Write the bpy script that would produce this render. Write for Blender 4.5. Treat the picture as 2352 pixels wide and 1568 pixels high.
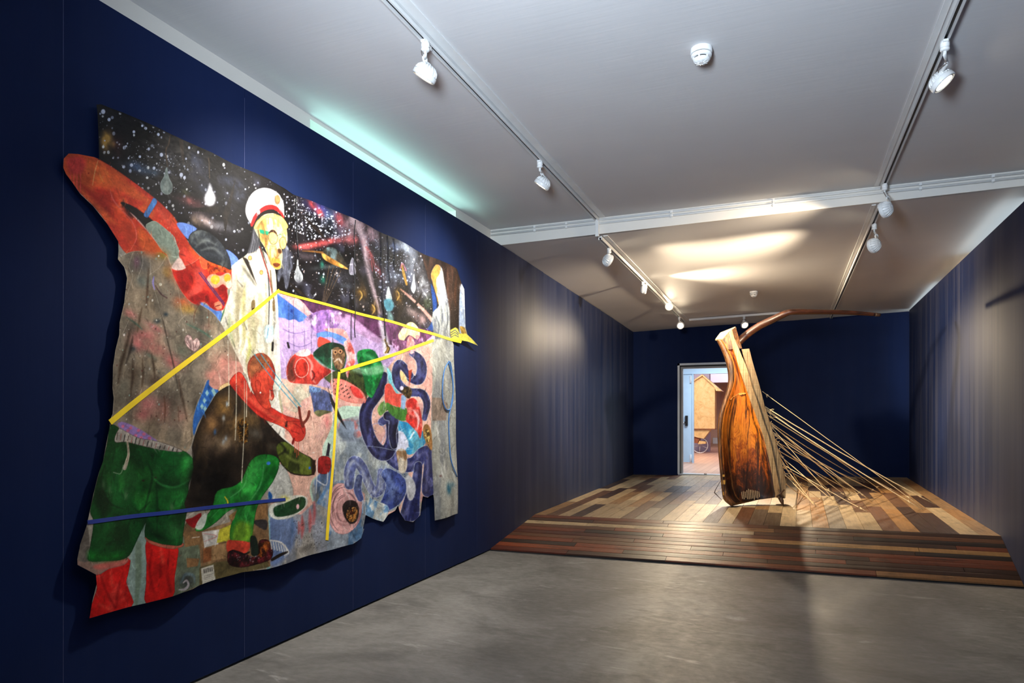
import bpy, bmesh, math, random
import numpy as np
from mathutils import Vector, Matrix, noise as mnoise

for o in list(bpy.data.objects):
    bpy.data.objects.remove(o)
SC = bpy.context.scene
COL = SC.collection

# ------------------------------------------------------------------ camera
F, HZ, VX, CX = 1568.0, 960.0, 1806.0, 1176.0      # focal length, horizon, vanishing point, centre (2352x1568)
TH = math.atan((VX - CX) / F)
S_, C_ = math.sin(TH), math.cos(TH)
EYE = 1.25
cam_d = bpy.data.cameras.new('camera')
cam = bpy.data.objects.new('camera', cam_d)
COL.objects.link(cam)
cam.location = (0, 0, EYE)
cam.rotation_euler = (math.pi / 2, 0, TH)
cam_d.sensor_fit = 'HORIZONTAL'
cam_d.sensor_width = 36.0
cam_d.lens = 24.0
cam_d.shift_y = (HZ - 784.0) / 2352.0
cam_d.clip_start = 0.05
SC.camera = cam

# ------------------------------------------------------------------ world, exposure
SC.view_settings.view_transform = 'Standard'
SC.view_settings.look = 'None'
SC.view_settings.exposure = 0.0
SC.view_settings.gamma = 1.0
SC.view_settings.use_curve_mapping = False
W = bpy.data.worlds.new('world')
SC.world = W
W.use_nodes = True
W.node_tree.nodes['Background'].inputs[0].default_value = (0.62, 0.74, 1.0, 1)
W.node_tree.nodes['Background'].inputs[1].default_value = 0.5

# lamp colours and powers (the lamps themselves are built with their fixtures)
WARM = (1.0, 0.80, 0.55)
WARMW = (1.0, 0.93, 0.82)
DAY = (0.46, 0.92, 0.84)
DAYW = (0.78, 0.93, 1.0)
# lamp -> (power, colour, half angle deg, blend)
LAMP = dict(
    L1=(275, WARMW, 54, 1.0), L2=(275, WARMW, 54, 1.0),
    L3=(800, WARM, 46, 1.0), L4=(640, WARM, 41, 1.0),
    L5=(110, WARM, 38, 1.0), L6=(240, WARM, 40, 1.0), T7=(1000, WARM, 36, 1.0),
    R1=(140, WARMW, 50, 1.0), R2=(300, WARM, 36, 1.0), R3=(1300, WARM, 33, 1.0))
# added fill spot without a fixture, out of view, brightens the near ceiling
bl = bpy.data.lights.new('ceiling_fill', 'SPOT')
bl.energy, bl.color = 800, (0.72, 0.85, 1.0)
bl.spot_size, bl.spot_blend, bl.shadow_soft_size = math.radians(104), 1.0, 0.25
bo = bpy.data.objects.new('ceiling_fill', bl)
COL.objects.link(bo)
bo.location = (-0.5, 0.4, 1.9)
bo.rotation_euler = (Vector(bo.location) - Vector((-0.75, 3.7, 3.1))).to_track_quat('Z', 'Y').to_euler()


# ------------------------------------------------------------------ geometry of the photograph
def ray(px, py):
    a = (px - CX) / F
    return Vector((-S_ + a * C_, C_ + a * S_, (HZ - py) / F))


def at_d(px, py, d):
    return Vector((0, 0, EYE)) + ray(px, py) * d


def on_z(px, py, z):
    r = ray(px, py)
    return Vector((0, 0, EYE)) + r * ((z - EYE) / r.z)


def on_x(px, py, x):
    r = ray(px, py)
    return Vector((0, 0, EYE)) + r * (x / r.x)


def on_y(px, py, y):
    r = ray(px, py)
    return Vector((0, 0, EYE)) + r * (y / r.y)


def on_plane(px, py, p0, n):
    r = ray(px, py)
    e = Vector((0, 0, EYE))
    return e + r * ((Vector(p0) - e).dot(n) / r.dot(n))


def project(p):
    d = -p[0] * S_ + p[1] * C_
    u = p[0] * C_ + p[1] * S_
    return CX + F * u / d, HZ - F * (p[2] - EYE) / d


# ------------------------------------------------------------------ mesh building
class MB:
    def __init__(self):
        self.v, self.f, self.c, self.sm = [], [], [], []

    def add(self, verts, faces, col=None, smooth=False):
        b = len(self.v)
        self.v += [tuple(p) for p in verts]
        for f in faces:
            self.f.append([i + b for i in f])
            self.c.append(col)
            self.sm.append(smooth)
        return self

    def hexa(self, a, col=None):
        """eight corners: 0-3 bottom ring, 4-7 top ring"""
        return self.add(a, [(3, 2, 1, 0), (4, 5, 6, 7), (0, 1, 5, 4), (1, 2, 6, 5), (2, 3, 7, 6), (3, 0, 4, 7)], col)

    def box(self, x0, x1, y0, y1, z0, z1, col=None):
        return self.hexa([(x0, y0, z0), (x1, y0, z0), (x1, y1, z0), (x0, y1, z0),
                          (x0, y0, z1), (x1, y0, z1), (x1, y1, z1), (x0, y1, z1)], col)

    def bar(self, p, q, w, h, up=(0, 0, 1), col=None):
        """box of width w and height h along the line p-q"""
        p, q = Vector(p), Vector(q)
        d = (q - p).normalized()
        s = d.cross(Vector(up)).normalized() * (w / 2)
        u = s.cross(d).normalized() * (h / 2)
        return self.hexa([p - s - u, p + s - u, q + s - u, q - s - u, p - s + u, p + s + u, q + s + u, q - s + u], col)

    def tube(self, pts, r, n=8, cap=True, col=None):
        pts = [Vector(p) for p in pts]
        rs = r if isinstance(r, (list, tuple)) else [r] * len(pts)
        rings = []
        prev = None
        for i, p in enumerate(pts):
            d = (pts[min(i + 1, len(pts) - 1)] - pts[max(i - 1, 0)]).normalized()
            if prev is None:
                a = d.orthogonal().normalized()
            else:
                a = (prev - d * prev.dot(d)).normalized()
            prev = a
            b = d.cross(a)
            rings.append([p + (a * math.cos(2 * math.pi * k / n) + b * math.sin(2 * math.pi * k / n)) * rs[i] for k in range(n)])
        v = [q for ring in rings for q in ring]
        f = []
        for i in range(len(pts) - 1):
            for k in range(n):
                f.append((i * n + k, i * n + (k + 1) % n, (i + 1) * n + (k + 1) % n, (i + 1) * n + k))
        self.add(v, f, col, True)
        if cap:
            b = len(self.v) - len(v)
            self.f.append([b + k for k in range(n)][::-1]); self.c.append(col); self.sm.append(False)
            e = b + (len(pts) - 1) * n
            self.f.append([e + k for k in range(n)]); self.c.append(col); self.sm.append(False)
        return self

    def lathe(self, prof, o, axis=(0, 0, 1), n=24, col=None, smooth=True):
        """prof: (radius, height along axis) pairs"""
        o, ax = Vector(o), Vector(axis).normalized()
        a = ax.orthogonal().normalized()
        b = ax.cross(a)
        v, f = [], []
        for r, h in prof:
            for k in range(n):
                t = 2 * math.pi * k / n
                v.append(o + ax * h + (a * math.cos(t) + b * math.sin(t)) * max(r, 1e-5))
        for i in range(len(prof) - 1):
            for k in range(n):
                f.append((i * n + k, i * n + (k + 1) % n, (i + 1) * n + (k + 1) % n, (i + 1) * n + k))
        self.add(v, f, col, smooth)
        b0 = len(self.v) - len(v)
        self.f.append([b0 + k for k in range(n)][::-1]); self.c.append(col); self.sm.append(False)
        e = b0 + (len(prof) - 1) * n
        self.f.append([e + k for k in range(n)]); self.c.append(col); self.sm.append(False)
        return self

    def loft(self, rings, closed=True, cap=True, col=None, smooth=True):
        n = len(rings[0])
        v = [q for r in rings for q in r]
        f = []
        for i in range(len(rings) - 1):
            for k in range(n if closed else n - 1):
                f.append((i * n + k, i * n + (k + 1) % n, (i + 1) * n + (k + 1) % n, (i + 1) * n + k))
        self.add(v, f, col, smooth)
        if cap and closed:
            b = len(self.v) - len(v)
            self.f.append([b + k for k in range(n)][::-1]); self.c.append(col); self.sm.append(False)
            e = b + (len(rings) - 1) * n
            self.f.append([e + k for k in range(n)]); self.c.append(col); self.sm.append(False)
        return self

    def build(self, name, mat, parent=None, bevel=0, fixn=True, sub=0):
        me = bpy.data.meshes.new(name)
        me.from_pydata(self.v, [], self.f)
        if any(c is not None for c in self.c):
            at = me.color_attributes.new('tint', 'FLOAT_COLOR', 'CORNER')
            buf = []
            for f, c in zip(self.f, self.c):
                c = c or (1, 1, 1)
                buf += [c[0], c[1], c[2], 1.0] * len(f)
            at.data.foreach_set('color', buf)
        me.polygons.foreach_set('use_smooth', self.sm)
        if fixn:
            bm = bmesh.new(); bm.from_mesh(me)
            bmesh.ops.recalc_face_normals(bm, faces=bm.faces)
            bm.to_mesh(me); bm.free()
        me.materials.append(mat)
        o = bpy.data.objects.new(name, me)
        COL.objects.link(o)
        if parent is not None:
            o.parent = parent
            o.matrix_parent_inverse = Matrix.Translation(-parent.location) if not parent.rotation_euler[2] else parent.matrix_world.inverted()
        if bevel:
            m = o.modifiers.new('bevel', 'BEVEL'); m.width = bevel; m.segments = 2; m.limit_method = 'ANGLE'
        if sub:
            m = o.modifiers.new('sub', 'SUBSURF'); m.levels = sub; m.render_levels = sub
        return o


def empty(name, loc):
    o = bpy.data.objects.new(name, None)
    o.location = loc
    o.empty_display_size = 0.1
    COL.objects.link(o)
    return o


def tag(o, label, cat, group=None):
    o['label'] = label
    o['category'] = cat
    if group:
        o['group'] = group
    return o


def struct(o, label=None):
    o['kind'] = 'structure'
    if label:
        o['label'] = label
        o['category'] = 'structure'
    return o


# ------------------------------------------------------------------ materials
def srgb(r, g, b):
    f = lambda c: (c / 255) / 12.92 if c / 255 <= 0.04045 else ((c / 255 + 0.055) / 1.055) ** 2.4
    return (f(r), f(g), f(b))


class NT:
    def __init__(self, name):
        self.m = bpy.data.materials.new(name)
        self.m.use_nodes = True
        self.t = self.m.node_tree
        self.b = self.t.nodes['Principled BSDF']

    def n(self, typ, **kw):
        nd = self.t.nodes.new(typ)
        for k, v in kw.items():
            setattr(nd, k, v)
        return nd

    def l(self, a, b):
        self.t.links.new(a, b)

    def coord(self, scale=(1, 1, 1), kind='Object'):
        tc = self.n('ShaderNodeTexCoord')
        mp = self.n('ShaderNodeMapping')
        mp.inputs['Scale'].default_value = scale
        self.l(tc.outputs[kind], mp.inputs['Vector'])
        return mp.outputs['Vector']

    def noise(self, vec, scale, detail=4, rough=0.55, dist=0.0):
        nd = self.n('ShaderNodeTexNoise')
        nd.inputs['Scale'].default_value = scale
        nd.inputs['Detail'].default_value = detail
        nd.inputs['Roughness'].default_value = rough
        nd.inputs['Distortion'].default_value = dist
        self.l(vec, nd.inputs['Vector'])
        return nd.outputs['Fac']

    def ramp(self, fac, stops, mode='LINEAR'):
        nd = self.n('ShaderNodeValToRGB')
        nd.color_ramp.interpolation = mode
        el = nd.color_ramp.elements
        while len(el) < len(stops):
            el.new(0.5)
        for e, (p, c) in zip(el, stops):
            e.position = p
            e.color = (c[0], c[1], c[2], 1) if isinstance(c, (tuple, list)) else (c, c, c, 1)
        self.l(fac, nd.inputs['Fac'])
        return nd.outputs['Color']

    def mix(self, a, b, fac=0.5, mode='MIX'):
        nd = self.n('ShaderNodeMix', data_type='RGBA', blend_type=mode)
        for s, i in ((fac, 0), (a, 6), (b, 7)):
            if hasattr(s, 'links'):
                self.l(s, nd.inputs[i])
            else:
                nd.inputs[i].default_value = s if not isinstance(s, tuple) else (s[0], s[1], s[2], 1)
        return nd.outputs[2]

    def bump(self, h, strength=0.2, dist=0.01):
        nd = self.n('ShaderNodeBump')
        nd.inputs['Strength'].default_value = strength
        nd.inputs['Distance'].default_value = dist
        self.l(h, nd.inputs['Height'])
        self.l(nd.outputs['Normal'], self.b.inputs['Normal'])

    def set(self, color=None, rough=None, metal=None, spec=None):
        if color is not None:
            if hasattr(color, 'links'):
                self.l(color, self.b.inputs['Base Color'])
            else:
                self.b.inputs['Base Color'].default_value = (color[0], color[1], color[2], 1)
        if rough is not None:
            if hasattr(rough, 'links'):
                self.l(rough, self.b.inputs['Roughness'])
            else:
                self.b.inputs['Roughness'].default_value = rough
        if metal is not None:
            self.b.inputs['Metallic'].default_value = metal
        if spec is not None:
            self.b.inputs['Specular IOR Level'].default_value = spec
        return self


def plain(name, col, rough=0.5, var=0.12, scale=8.0, metal=0.0, bump=0.0, spec=0.5):
    m = NT(name)
    f = m.noise(m.coord(), scale, 5)
    lo = tuple(c * (1 - var) for c in col)
    hi = tuple(min(1, c * (1 + var)) for c in col)
    m.set(m.ramp(f, [(0.3, lo), (0.7, hi)]), rough, metal, spec)
    if bump:
        m.bump(f, bump, 0.004)
    return m.m


def emit(name, col, strength):
    m = NT(name)
    m.set((0.0, 0.0, 0.0), 0.4)
    m.b.inputs['Emission Color'].default_value = (*col, 1)
    m.b.inputs['Emission Strength'].default_value = strength
    return m.m

# ------------------------------------------------------------------ room materials
def mat_blue(name, amt, ymin=5.6, ymax=7.2, near=0.06, gloss=0.0):
    """satin blue wall paint; pale roller streaks on the far panels paint in the raking spotlight sheen"""
    m = NT(name)
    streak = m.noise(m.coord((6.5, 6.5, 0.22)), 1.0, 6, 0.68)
    cloud = m.noise(m.coord(), 1.3, 4)
    tc = m.n('ShaderNodeTexCoord')
    sep = m.n('ShaderNodeSeparateXYZ')
    m.l(tc.outputs['Object'], sep.inputs[0])
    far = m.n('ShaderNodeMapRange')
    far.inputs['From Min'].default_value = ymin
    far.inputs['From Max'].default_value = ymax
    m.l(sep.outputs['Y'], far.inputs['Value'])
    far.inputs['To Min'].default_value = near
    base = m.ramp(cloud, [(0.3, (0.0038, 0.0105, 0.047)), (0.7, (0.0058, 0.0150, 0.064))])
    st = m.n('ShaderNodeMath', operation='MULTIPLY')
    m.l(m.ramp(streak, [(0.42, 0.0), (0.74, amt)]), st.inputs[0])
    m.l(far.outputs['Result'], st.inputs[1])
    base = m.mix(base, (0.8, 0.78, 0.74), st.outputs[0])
    m.set(base, 0.7, spec=0.1)
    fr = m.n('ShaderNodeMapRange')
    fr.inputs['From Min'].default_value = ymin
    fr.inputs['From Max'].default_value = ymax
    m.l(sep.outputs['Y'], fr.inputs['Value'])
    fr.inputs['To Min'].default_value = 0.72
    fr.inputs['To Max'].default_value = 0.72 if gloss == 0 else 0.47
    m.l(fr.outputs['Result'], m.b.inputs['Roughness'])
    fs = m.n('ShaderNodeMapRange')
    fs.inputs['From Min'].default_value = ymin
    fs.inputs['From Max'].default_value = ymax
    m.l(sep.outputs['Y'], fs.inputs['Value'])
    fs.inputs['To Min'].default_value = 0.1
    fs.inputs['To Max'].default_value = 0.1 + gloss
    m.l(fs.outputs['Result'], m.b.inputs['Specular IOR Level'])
    m.bump(streak, 0.3 if gloss else 0.02, 0.006)
    return m.m


def mat_concrete():
    m = NT('polished concrete')
    v = m.coord()
    big = m.noise(v, 0.9, 7, 0.66, 0.7)
    smear = m.noise(m.coord((0.9, 3.0, 1)), 1.7, 8, 0.68, 1.0)
    fine = m.noise(m.coord((14, 26, 1)), 1.0, 6, 0.7)
    base = m.ramp(big, [(0.30, srgb(74, 73, 71)), (0.5, srgb(112, 110, 107)), (0.70, srgb(140, 138, 135))])
    base = m.mix(base, srgb(206, 204, 200), m.ramp(smear, [(0.60, 0.0), (0.73, 0.5)]))
    dk = m.noise(m.coord((1.6, 2.8, 1)), 1.1, 7, 0.64, 0.6)
    base = m.mix(base, srgb(52, 51, 49), m.ramp(dk, [(0.54, 0.0), (0.72, 0.55)]))
    base = m.mix(base, m.ramp(fine, [(0.3, 0.80), (0.7, 1.16)]), 0.8, 'MULTIPLY')
    sc = m.noise(m.coord((3, 70, 1)), 2.0, 4, 0.7, 2.5)
    base = m.mix(base, srgb(196, 194, 190), m.ramp(sc, [(0.69, 0.0), (0.74, 0.5)]))
    sp = m.noise(v, 55, 2, 0.5)
    base = m.mix(base, srgb(40, 38, 36), m.ramp(sp, [(0.76, 0.0), (0.80, 0.6)]))
    m.set(base, m.ramp(fine, [(0.3, 0.60), (0.7, 0.42)]), spec=0.4)
    m.bump(fine, 0.12, 0.004)
    return m.m


def mat_ceiling():
    m = NT('painted plaster ceiling')
    brush = m.noise(m.coord((1.2, 16, 1)), 2.0, 6, 0.6, 0.3)
    soft = m.noise(m.coord(), 0.8, 3)
    base = m.ramp(soft, [(0.3, srgb(206, 204, 204)), (0.7, srgb(216, 214, 213))])
    m.set(base, 0.62, spec=0.3)
    m.bump(brush, 0.14, 0.006)
    return m.m


def mat_planks(grain_axis):
    m = NT('reclaimed planks along' if grain_axis == 'y' else 'reclaimed planks across')
    at = m.n('ShaderNodeVertexColor', layer_name='tint')
    sc = (38, 2.6, 1) if grain_axis == 'y' else (2.6, 38, 1)
    g = m.noise(m.coord(sc), 1.0, 7, 0.7, 0.5)
    st = m.noise(m.coord((5, 2.2, 1) if grain_axis == 'y' else (2.2, 5, 1)), 1.6, 6, 0.65, 0.6)
    c = m.mix(at.outputs['Color'], m.ramp(g, [(0.28, 0.55), (0.6, 1.0), (0.8, 1.15)]), 0.75, 'MULTIPLY')
    c = m.mix(c, srgb(36, 22, 13), m.ramp(st, [(0.52, 0.0), (0.75, 0.62 if grain_axis == 'y' else 0.85)]))
    saw = m.noise(m.coord((3, 60, 1) if grain_axis == 'y' else (60, 3, 1)), 1.0, 4, 0.6)
    c = m.mix(c, m.ramp(saw, [(0.3, 0.80), (0.7, 1.1)]), 0.6, 'MULTIPLY')
    m.set(c, m.ramp(g, [(0.3, 0.52), (0.7, 0.34)]), spec=0.5 if grain_axis == 'y' else 0.36)
    m.bump(g, 0.22, 0.004)
    return m.m


M_BLUE = mat_blue('blue wall paint, left', 0.04, gloss=0.34)
M_BLUER = mat_blue('blue wall paint, right', 0.05, gloss=0.1)
M_BLUEB = mat_blue('blue wall paint, end wall', 0.004)
M_SEAM = plain('pale filler in panel joints', srgb(66, 74, 108), 0.8, 0.3, 30)
M_CONC = mat_concrete()
M_CEIL = mat_ceiling()
M_WHITE = plain('white wall paint', srgb(222, 218, 210), 0.6, 0.04, 2, bump=0.05)
M_DARK = plain('dark gap', srgb(18, 16, 16), 0.8)
M_TRACK = plain('white track enamel', srgb(224, 224, 222), 0.4, 0.04)
M_SLOT = plain('black track slot', srgb(22, 21, 20), 0.5)
M_ENAMEL = plain('white lamp enamel', srgb(232, 232, 230), 0.35, 0.04)
M_WIRE = plain('grey flex', srgb(120, 110, 104), 0.5)
M_PLY = mat_planks('y')
M_PLX = mat_planks('x')

# ------------------------------------------------------------------ room shell
YB = 13.1                                   # back wall
ZN = 3.115                                  # near ceiling
YBEAM = 6.2


def xl(y):
    return -2.59 - 0.0213 * max(0, y - 6.05)


def xr(y):
    return 1.62 + 0.0362 * max(-1, y - 6.05)


NL = Vector((1, 0.0213, 0)).normalized()    # far part of the left wall
PL0 = (-2.59, 6.05, 0)
NR = Vector((1, -0.0362, 0)).normalized()
PR0 = (1.62, 6.05, 0)

# platform corners
FLp = on_plane(1228, 1181, PL0, NL); FRp = on_plane(2299.4, 1230.4, PR0, NR)
BLp = on_y(1452, 1089.5, YB); BRp = on_y(2082, 1096, YB)
BLp.x = xl(YB); BRp.x = xr(YB)
RL0 = Vector((xl(5.9), 5.9, 0.0)); RR0 = on_z(2351, 1351, 0.0); RR0.x = xr(RR0.y)

# concrete floor, runs under the ramp and the platform
struct(MB().box(-3.4, 2.6, -2.5, 13.4, -0.12, 0.0).build('floor', M_CONC))

# left wall: blue panels with filled joints, standing in front of the white wall
mb = MB()
ys = [-0.1 + 0.95 * k for k in range(-2, 15)]
for a, b in zip(ys[:-1], ys[1:]):
    a, b = a + 0.0012, min(b, YB) - 0.0012
    if a > YB:
        continue
    z1 = 2.947 if a < 6 else 2.947 - 0.005 * (a - 6)
    for (p, q) in [(a, b)]:
        mb.hexa([(xl(p) - 0.022, p, 0.014), (xl(p), p, 0.014), (xl(q), q, 0.014), (xl(q) - 0.022, q, 0.014),
                 (xl(p) - 0.022, p, z1), (xl(p), p, z1), (xl(q), q, z1), (xl(q) - 0.022, q, z1)])
wl = struct(mb.build('wall_left', M_BLUE), 'dark blue panelled wall on the left')
mb = MB()
for y in ys[1:-1]:
    if y < YB:
        mb.box(xl(y) - 0.021, xl(y) - 0.0004, y - 0.004, y + 0.004, 0.02, 2.90)
mb.build('panel_joint', M_SEAM, wl)

# white wall behind it, with a window opening behind the panels
XW = -2.72
mb = MB()
WY0, WY1 = 3.435, 5.433
mb.box(XW - 0.3, XW, 1.3, WY0, 0, ZN)
mb.box(XW - 0.3, XW, -2.5, 1.3, 0, 1.2)
mb.box(XW - 0.3, XW, -2.5, 1.3, 3.09, ZN)
mb.box(XW - 0.3, XW, WY1, 6.35, 0, ZN)
mb.box(XW - 0.3, XW, WY0, WY1, 0, 1.4)
mb.box(XW - 0.3, XW, WY0, WY1, 3.09, ZN)
mb.hexa([(XW - 0.3, 6.35, 0), (XW, 6.35, 0), (xl(YB) - 0.13, YB, 0), (xl(YB) - 0.3, YB, 0),
         (XW - 0.3, 6.35, 3.1), (XW, 6.35, 3.1), (xl(YB) - 0.13, YB, 3.1), (xl(YB) - 0.3, YB, 3.1)])
struct(mb.build('wall_left_white', M_WHITE), 'white plaster wall showing above the blue panels')
M_DAYL = emit('daylight glass, teal', DAY, 5.6)
struct(MB().box(XW - 0.26, XW - 0.25, WY0, WY1, 1.4, 2.84).build('window_1', M_DAYL), 'daylit window behind the left panels')

mb = MB().box(XW - 0.26, XW - 0.25, WY0, WY1, 2.84, 3.09)
struct(mb.build('wall_left_lintel', M_WHITE), 'white lintel above the left daylit window')
M_FILLN = emit('daylight glass, neutral', (0.74, 0.87, 1.0), 14.0)  # glow of an unseen pane added to brighten the near ceiling
struct(MB().box(XW - 0.26, XW - 0.25, -2.5, 1.3, 1.2, 3.09).build('window_4', M_FILLN), 'added unseen glowing pane behind the left panels nearest the camera')

# right wall panels
mb = MB()
ys = [0.4 + 0.95 * k for k in range(-3, 14)]
for a, b in zip(ys[:-1], ys[1:]):
    a, b = a + 0.0012, min(b, YB) - 0.0012
    if a > YB or b < -2:
        continue
    zt = lambda y: 2.842 + (3.02 - 2.842) * max(0, y - 6.05) / 7.05
    mb.hexa([(xr(a), a, 0.014), (xr(a) + 0.022, a, 0.014), (xr(b) + 0.022, b, 0.014), (xr(b), b, 0.014),
             (xr(a), a, zt(a)), (xr(a) + 0.022, a, zt(a)), (xr(b) + 0.022, b, zt(b)), (xr(b), b, zt(b))])
wr = struct(mb.build('wall_right', M_BLUER), 'dark blue panelled wall on the right')
mb = MB()
for y in ys[1:-1]:
    if -2 < y < YB:
        mb.box(xr(y) + 0.0004, xr(y) + 0.021, y - 0.004, y + 0.004, 0.02, zt(y) - 0.01)
mb.build('panel_joint', M_SEAM, wr)
# white wall behind the right panels with two windows
XO = 0.14
wins = [(6.55, 8.55), (10.3, 12.95)]
mb = MB()
segs = [(-2.5, wins[0][0]), (wins[0][1], wins[1][0]), (wins[1][1], YB)]


def rbox(m, a, b, z0, z1, t0=XO, t1=XO + 0.25):
    m.hexa([(xr(a) + t0, a, z0), (xr(a) + t1, a, z0), (xr(b) + t1, b, z0), (xr(b) + t0, b, z0),
            (xr(a) + t0, a, z1), (xr(a) + t1, a, z1), (xr(b) + t1, b, z1), (xr(b) + t0, b, z1)])


for a, b in segs:
    rbox(mb, a, b, 0, 3.12)
for a, b in wins:
    rbox(mb, a, b, 0, 1.4)
struct(mb.build('wall_right_white', M_WHITE), 'white plaster wall hidden behind the right panels')
M_DAYR = emit('daylight glass, white', DAYW, 1.7)
for k, (a, b) in enumerate(wins):
    mb = MB()
    rbox(mb, a, b, 1.4, 3.05, XO + 0.2, XO + 0.21)
    struct(mb.build('window_%d' % (k + 2), M_DAYR), 'daylit window behind the right panels, ' + ('nearer' if k == 0 else 'farther') + ' one')

# ceilings and the step between them
struct(MB().box(-3.1, 2.6, -2.5, YBEAM + 0.02, ZN, ZN + 0.2).build('ceiling', M_CEIL), 'grey white near ceiling')
zc = [[2.955, 3.0], [2.92, 3.03]]           # far ceiling heights: beam left/right, back left/right
XA, XB_ = -2.95, 2.3


def zfar(x, y):
    s = (x + 2.65) / 4.4
    t = (y - YBEAM) / (YB - YBEAM)
    return (zc[0][0] * (1 - s) + zc[0][1] * s) * (1 - t) + (zc[1][0] * (1 - s) + zc[1][1] * s) * t


mb = MB()
nx, ny = 12, 16
vv = []
for j in range(ny + 1):
    for i in range(nx + 1):
        x = XA + (XB_ - XA) * i / nx
        y = YBEAM + 0.018 + (YB + 0.1 - YBEAM - 0.018) * j / ny
        vv.append((x, y, zfar(x, y) + 0.006 * math.sin(x * 2.1 + y * 1.3)))
ff = [(j * (nx + 1) + i, j * (nx + 1) + i + 1, (j + 1) * (nx + 1) + i + 1, (j + 1) * (nx + 1) + i) for j in range(ny) for i in range(nx)]
mb.add(vv, ff, None, True)
n0 = len(vv)
top = [(XA, YBEAM + 0.018, 3.3), (XB_, YBEAM + 0.018, 3.3), (XB_, YB + 0.1, 3.3), (XA, YB + 0.1, 3.3)]
mb.add(top, [(0, 1, 2, 3)])
struct(mb.build('ceiling_far', M_CEIL, fixn=False), 'lower ceiling beyond the white step')
mb = MB()
mb.hexa([(XA, YBEAM, zfar(XA, YBEAM) - 0.002), (XB_, YBEAM, zfar(XB_, YBEAM) - 0.002), (XB_, YBEAM + 0.016, zfar(XB_, YBEAM) - 0.002), (XA, YBEAM + 0.016, zfar(XA, YBEAM) - 0.002),
         (XA, YBEAM, ZN), (XB_, YBEAM, ZN), (XB_, YBEAM + 0.016, ZN), (XA, YBEAM + 0.016, ZN)])
struct(mb.build('trim_1', M_WHITE), 'white vertical face of the ceiling step')

# back wall with the doorway
DX0, DX1, DZ0, DZ1 = -1.895, -0.80, 0.205, 2.275
mb = MB()
mb.box(xl(YB) - 0.4, DX0, YB, YB + 0.16, 0, 3.2)
mb.box(DX1, xr(YB) + 0.5, YB, YB + 0.16, 0, 3.2)
mb.box(DX0, DX1, YB, YB + 0.16, DZ1, 3.2)
mb.box(DX0, DX1, YB + 0.005, YB + 0.16, 0, DZ0)
struct(mb.build('wall_back', M_BLUEB), 'dark blue end wall with the doorway')

# ------------------------------------------------------------------ plank platform and ramp
random.seed(11)
P_ = dict(pale=srgb(214, 190, 150), beige=srgb(194, 168, 128), tan=srgb(168, 130, 86), brown=srgb(116, 80, 52), dk=srgb(74, 48, 32),
          grey=srgb(148, 132, 110), dkgrey=srgb(108, 92, 74), red=srgb(122, 82, 56), orange=srgb(180, 132, 78), dred=srgb(80, 34, 18), blk=srgb(46, 29, 20))
front = ['tan', 'brown', 'beige', 'dk', 'beige', 'beige', 'beige', 'brown', 'grey', 'dkgrey', 'beige', 'pale', 'pale', 'grey', 'pale', 'red', 'dkgrey', 'dkgrey',
         'pale', 'beige', 'orange', 'grey', 'beige', 'beige', 'red', 'orange', 'dk', 'dk', 'beige', 'tan']


def bil(s, t):
    return (FLp * (1 - s) + FRp * s) * (1 - t) + (BLp * (1 - s) + BRp * s) * t


def vary(c, k=0.12):
    f = 1 + random.uniform(-k, k)
    return tuple(x * f for x in c)


mb = MB()
NPL = len(front)
pool_l = ['brown', 'beige', 'beige', 'dk', 'tan', 'grey', 'red', 'pale']
pool_m = ['beige', 'pale', 'grey', 'tan', 'grey', 'dkgrey', 'brown', 'beige']
pool_r = ['tan', 'dk', 'orange', 'beige', 'tan', 'beige', 'brown']
for i in range(NPL):
    t = 0.0
    first = True
    while t < 1:
        ln = random.uniform(0.13, 0.32)
        t1 = min(1, t + ln)
        if 1 - t1 < 0.03:
            t1 = 1
        name = front[i] if first else random.choice(pool_l if i < 9 else pool_m if i < 19 else pool_r)
        first = False
        g = 0.0007
        a, b = i / NPL + g / 2, (i + 1) / NPL - g / 2
        q = [bil(a, t + 0.0003), bil(b, t + 0.0003), bil(b, t1 - 0.0003), bil(a, t1 - 0.0003)]
        dn = Vector((0, 0, -0.02))
        mb.hexa([p + dn for p in q] + q, vary(P_[name]))
        t = t1
pf = struct(mb.build('floor_platform', M_PLY), 'raised platform of reclaimed planks laid lengthways')
mb = MB()
dn = Vector((0, 0, -0.012))
for j in range(10):
    for i in range(10):
        q = [bil(i / 10, j / 10), bil((i + 1) / 10, j / 10), bil((i + 1) / 10, (j + 1) / 10), bil(i / 10, (j + 1) / 10)]
        mb.hexa([Vector((p.x, p.y, 0.001)) for p in q] + [p + dn for p in q])
mb.build('platform_base', M_DARK, pf)

mb = MB()
NR_ = 11
PR_ = dict(P_, red=srgb(126, 60, 32), dred=srgb(86, 34, 18), brown=srgb(108, 66, 40), tan=srgb(150, 104, 62), dk=srgb(66, 38, 24), blk=srgb(40, 24, 17))
rows = ['dred', 'red', 'blk', 'red', 'brown', 'dred', 'red', 'brown', 'tan', 'dk', 'red']
pool = ['red', 'dred', 'brown', 'dk', 'blk', 'red', 'brown', 'dred', 'tan', 'dk']
lip = Vector((0, 0, 0.022))


def ramp(s, t):
    return (RL0 * (1 - s) + RR0 * s) * (1 - t) + (FLp * (1 - s) + FRp * s) * t + lip * (1 - t)


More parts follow.
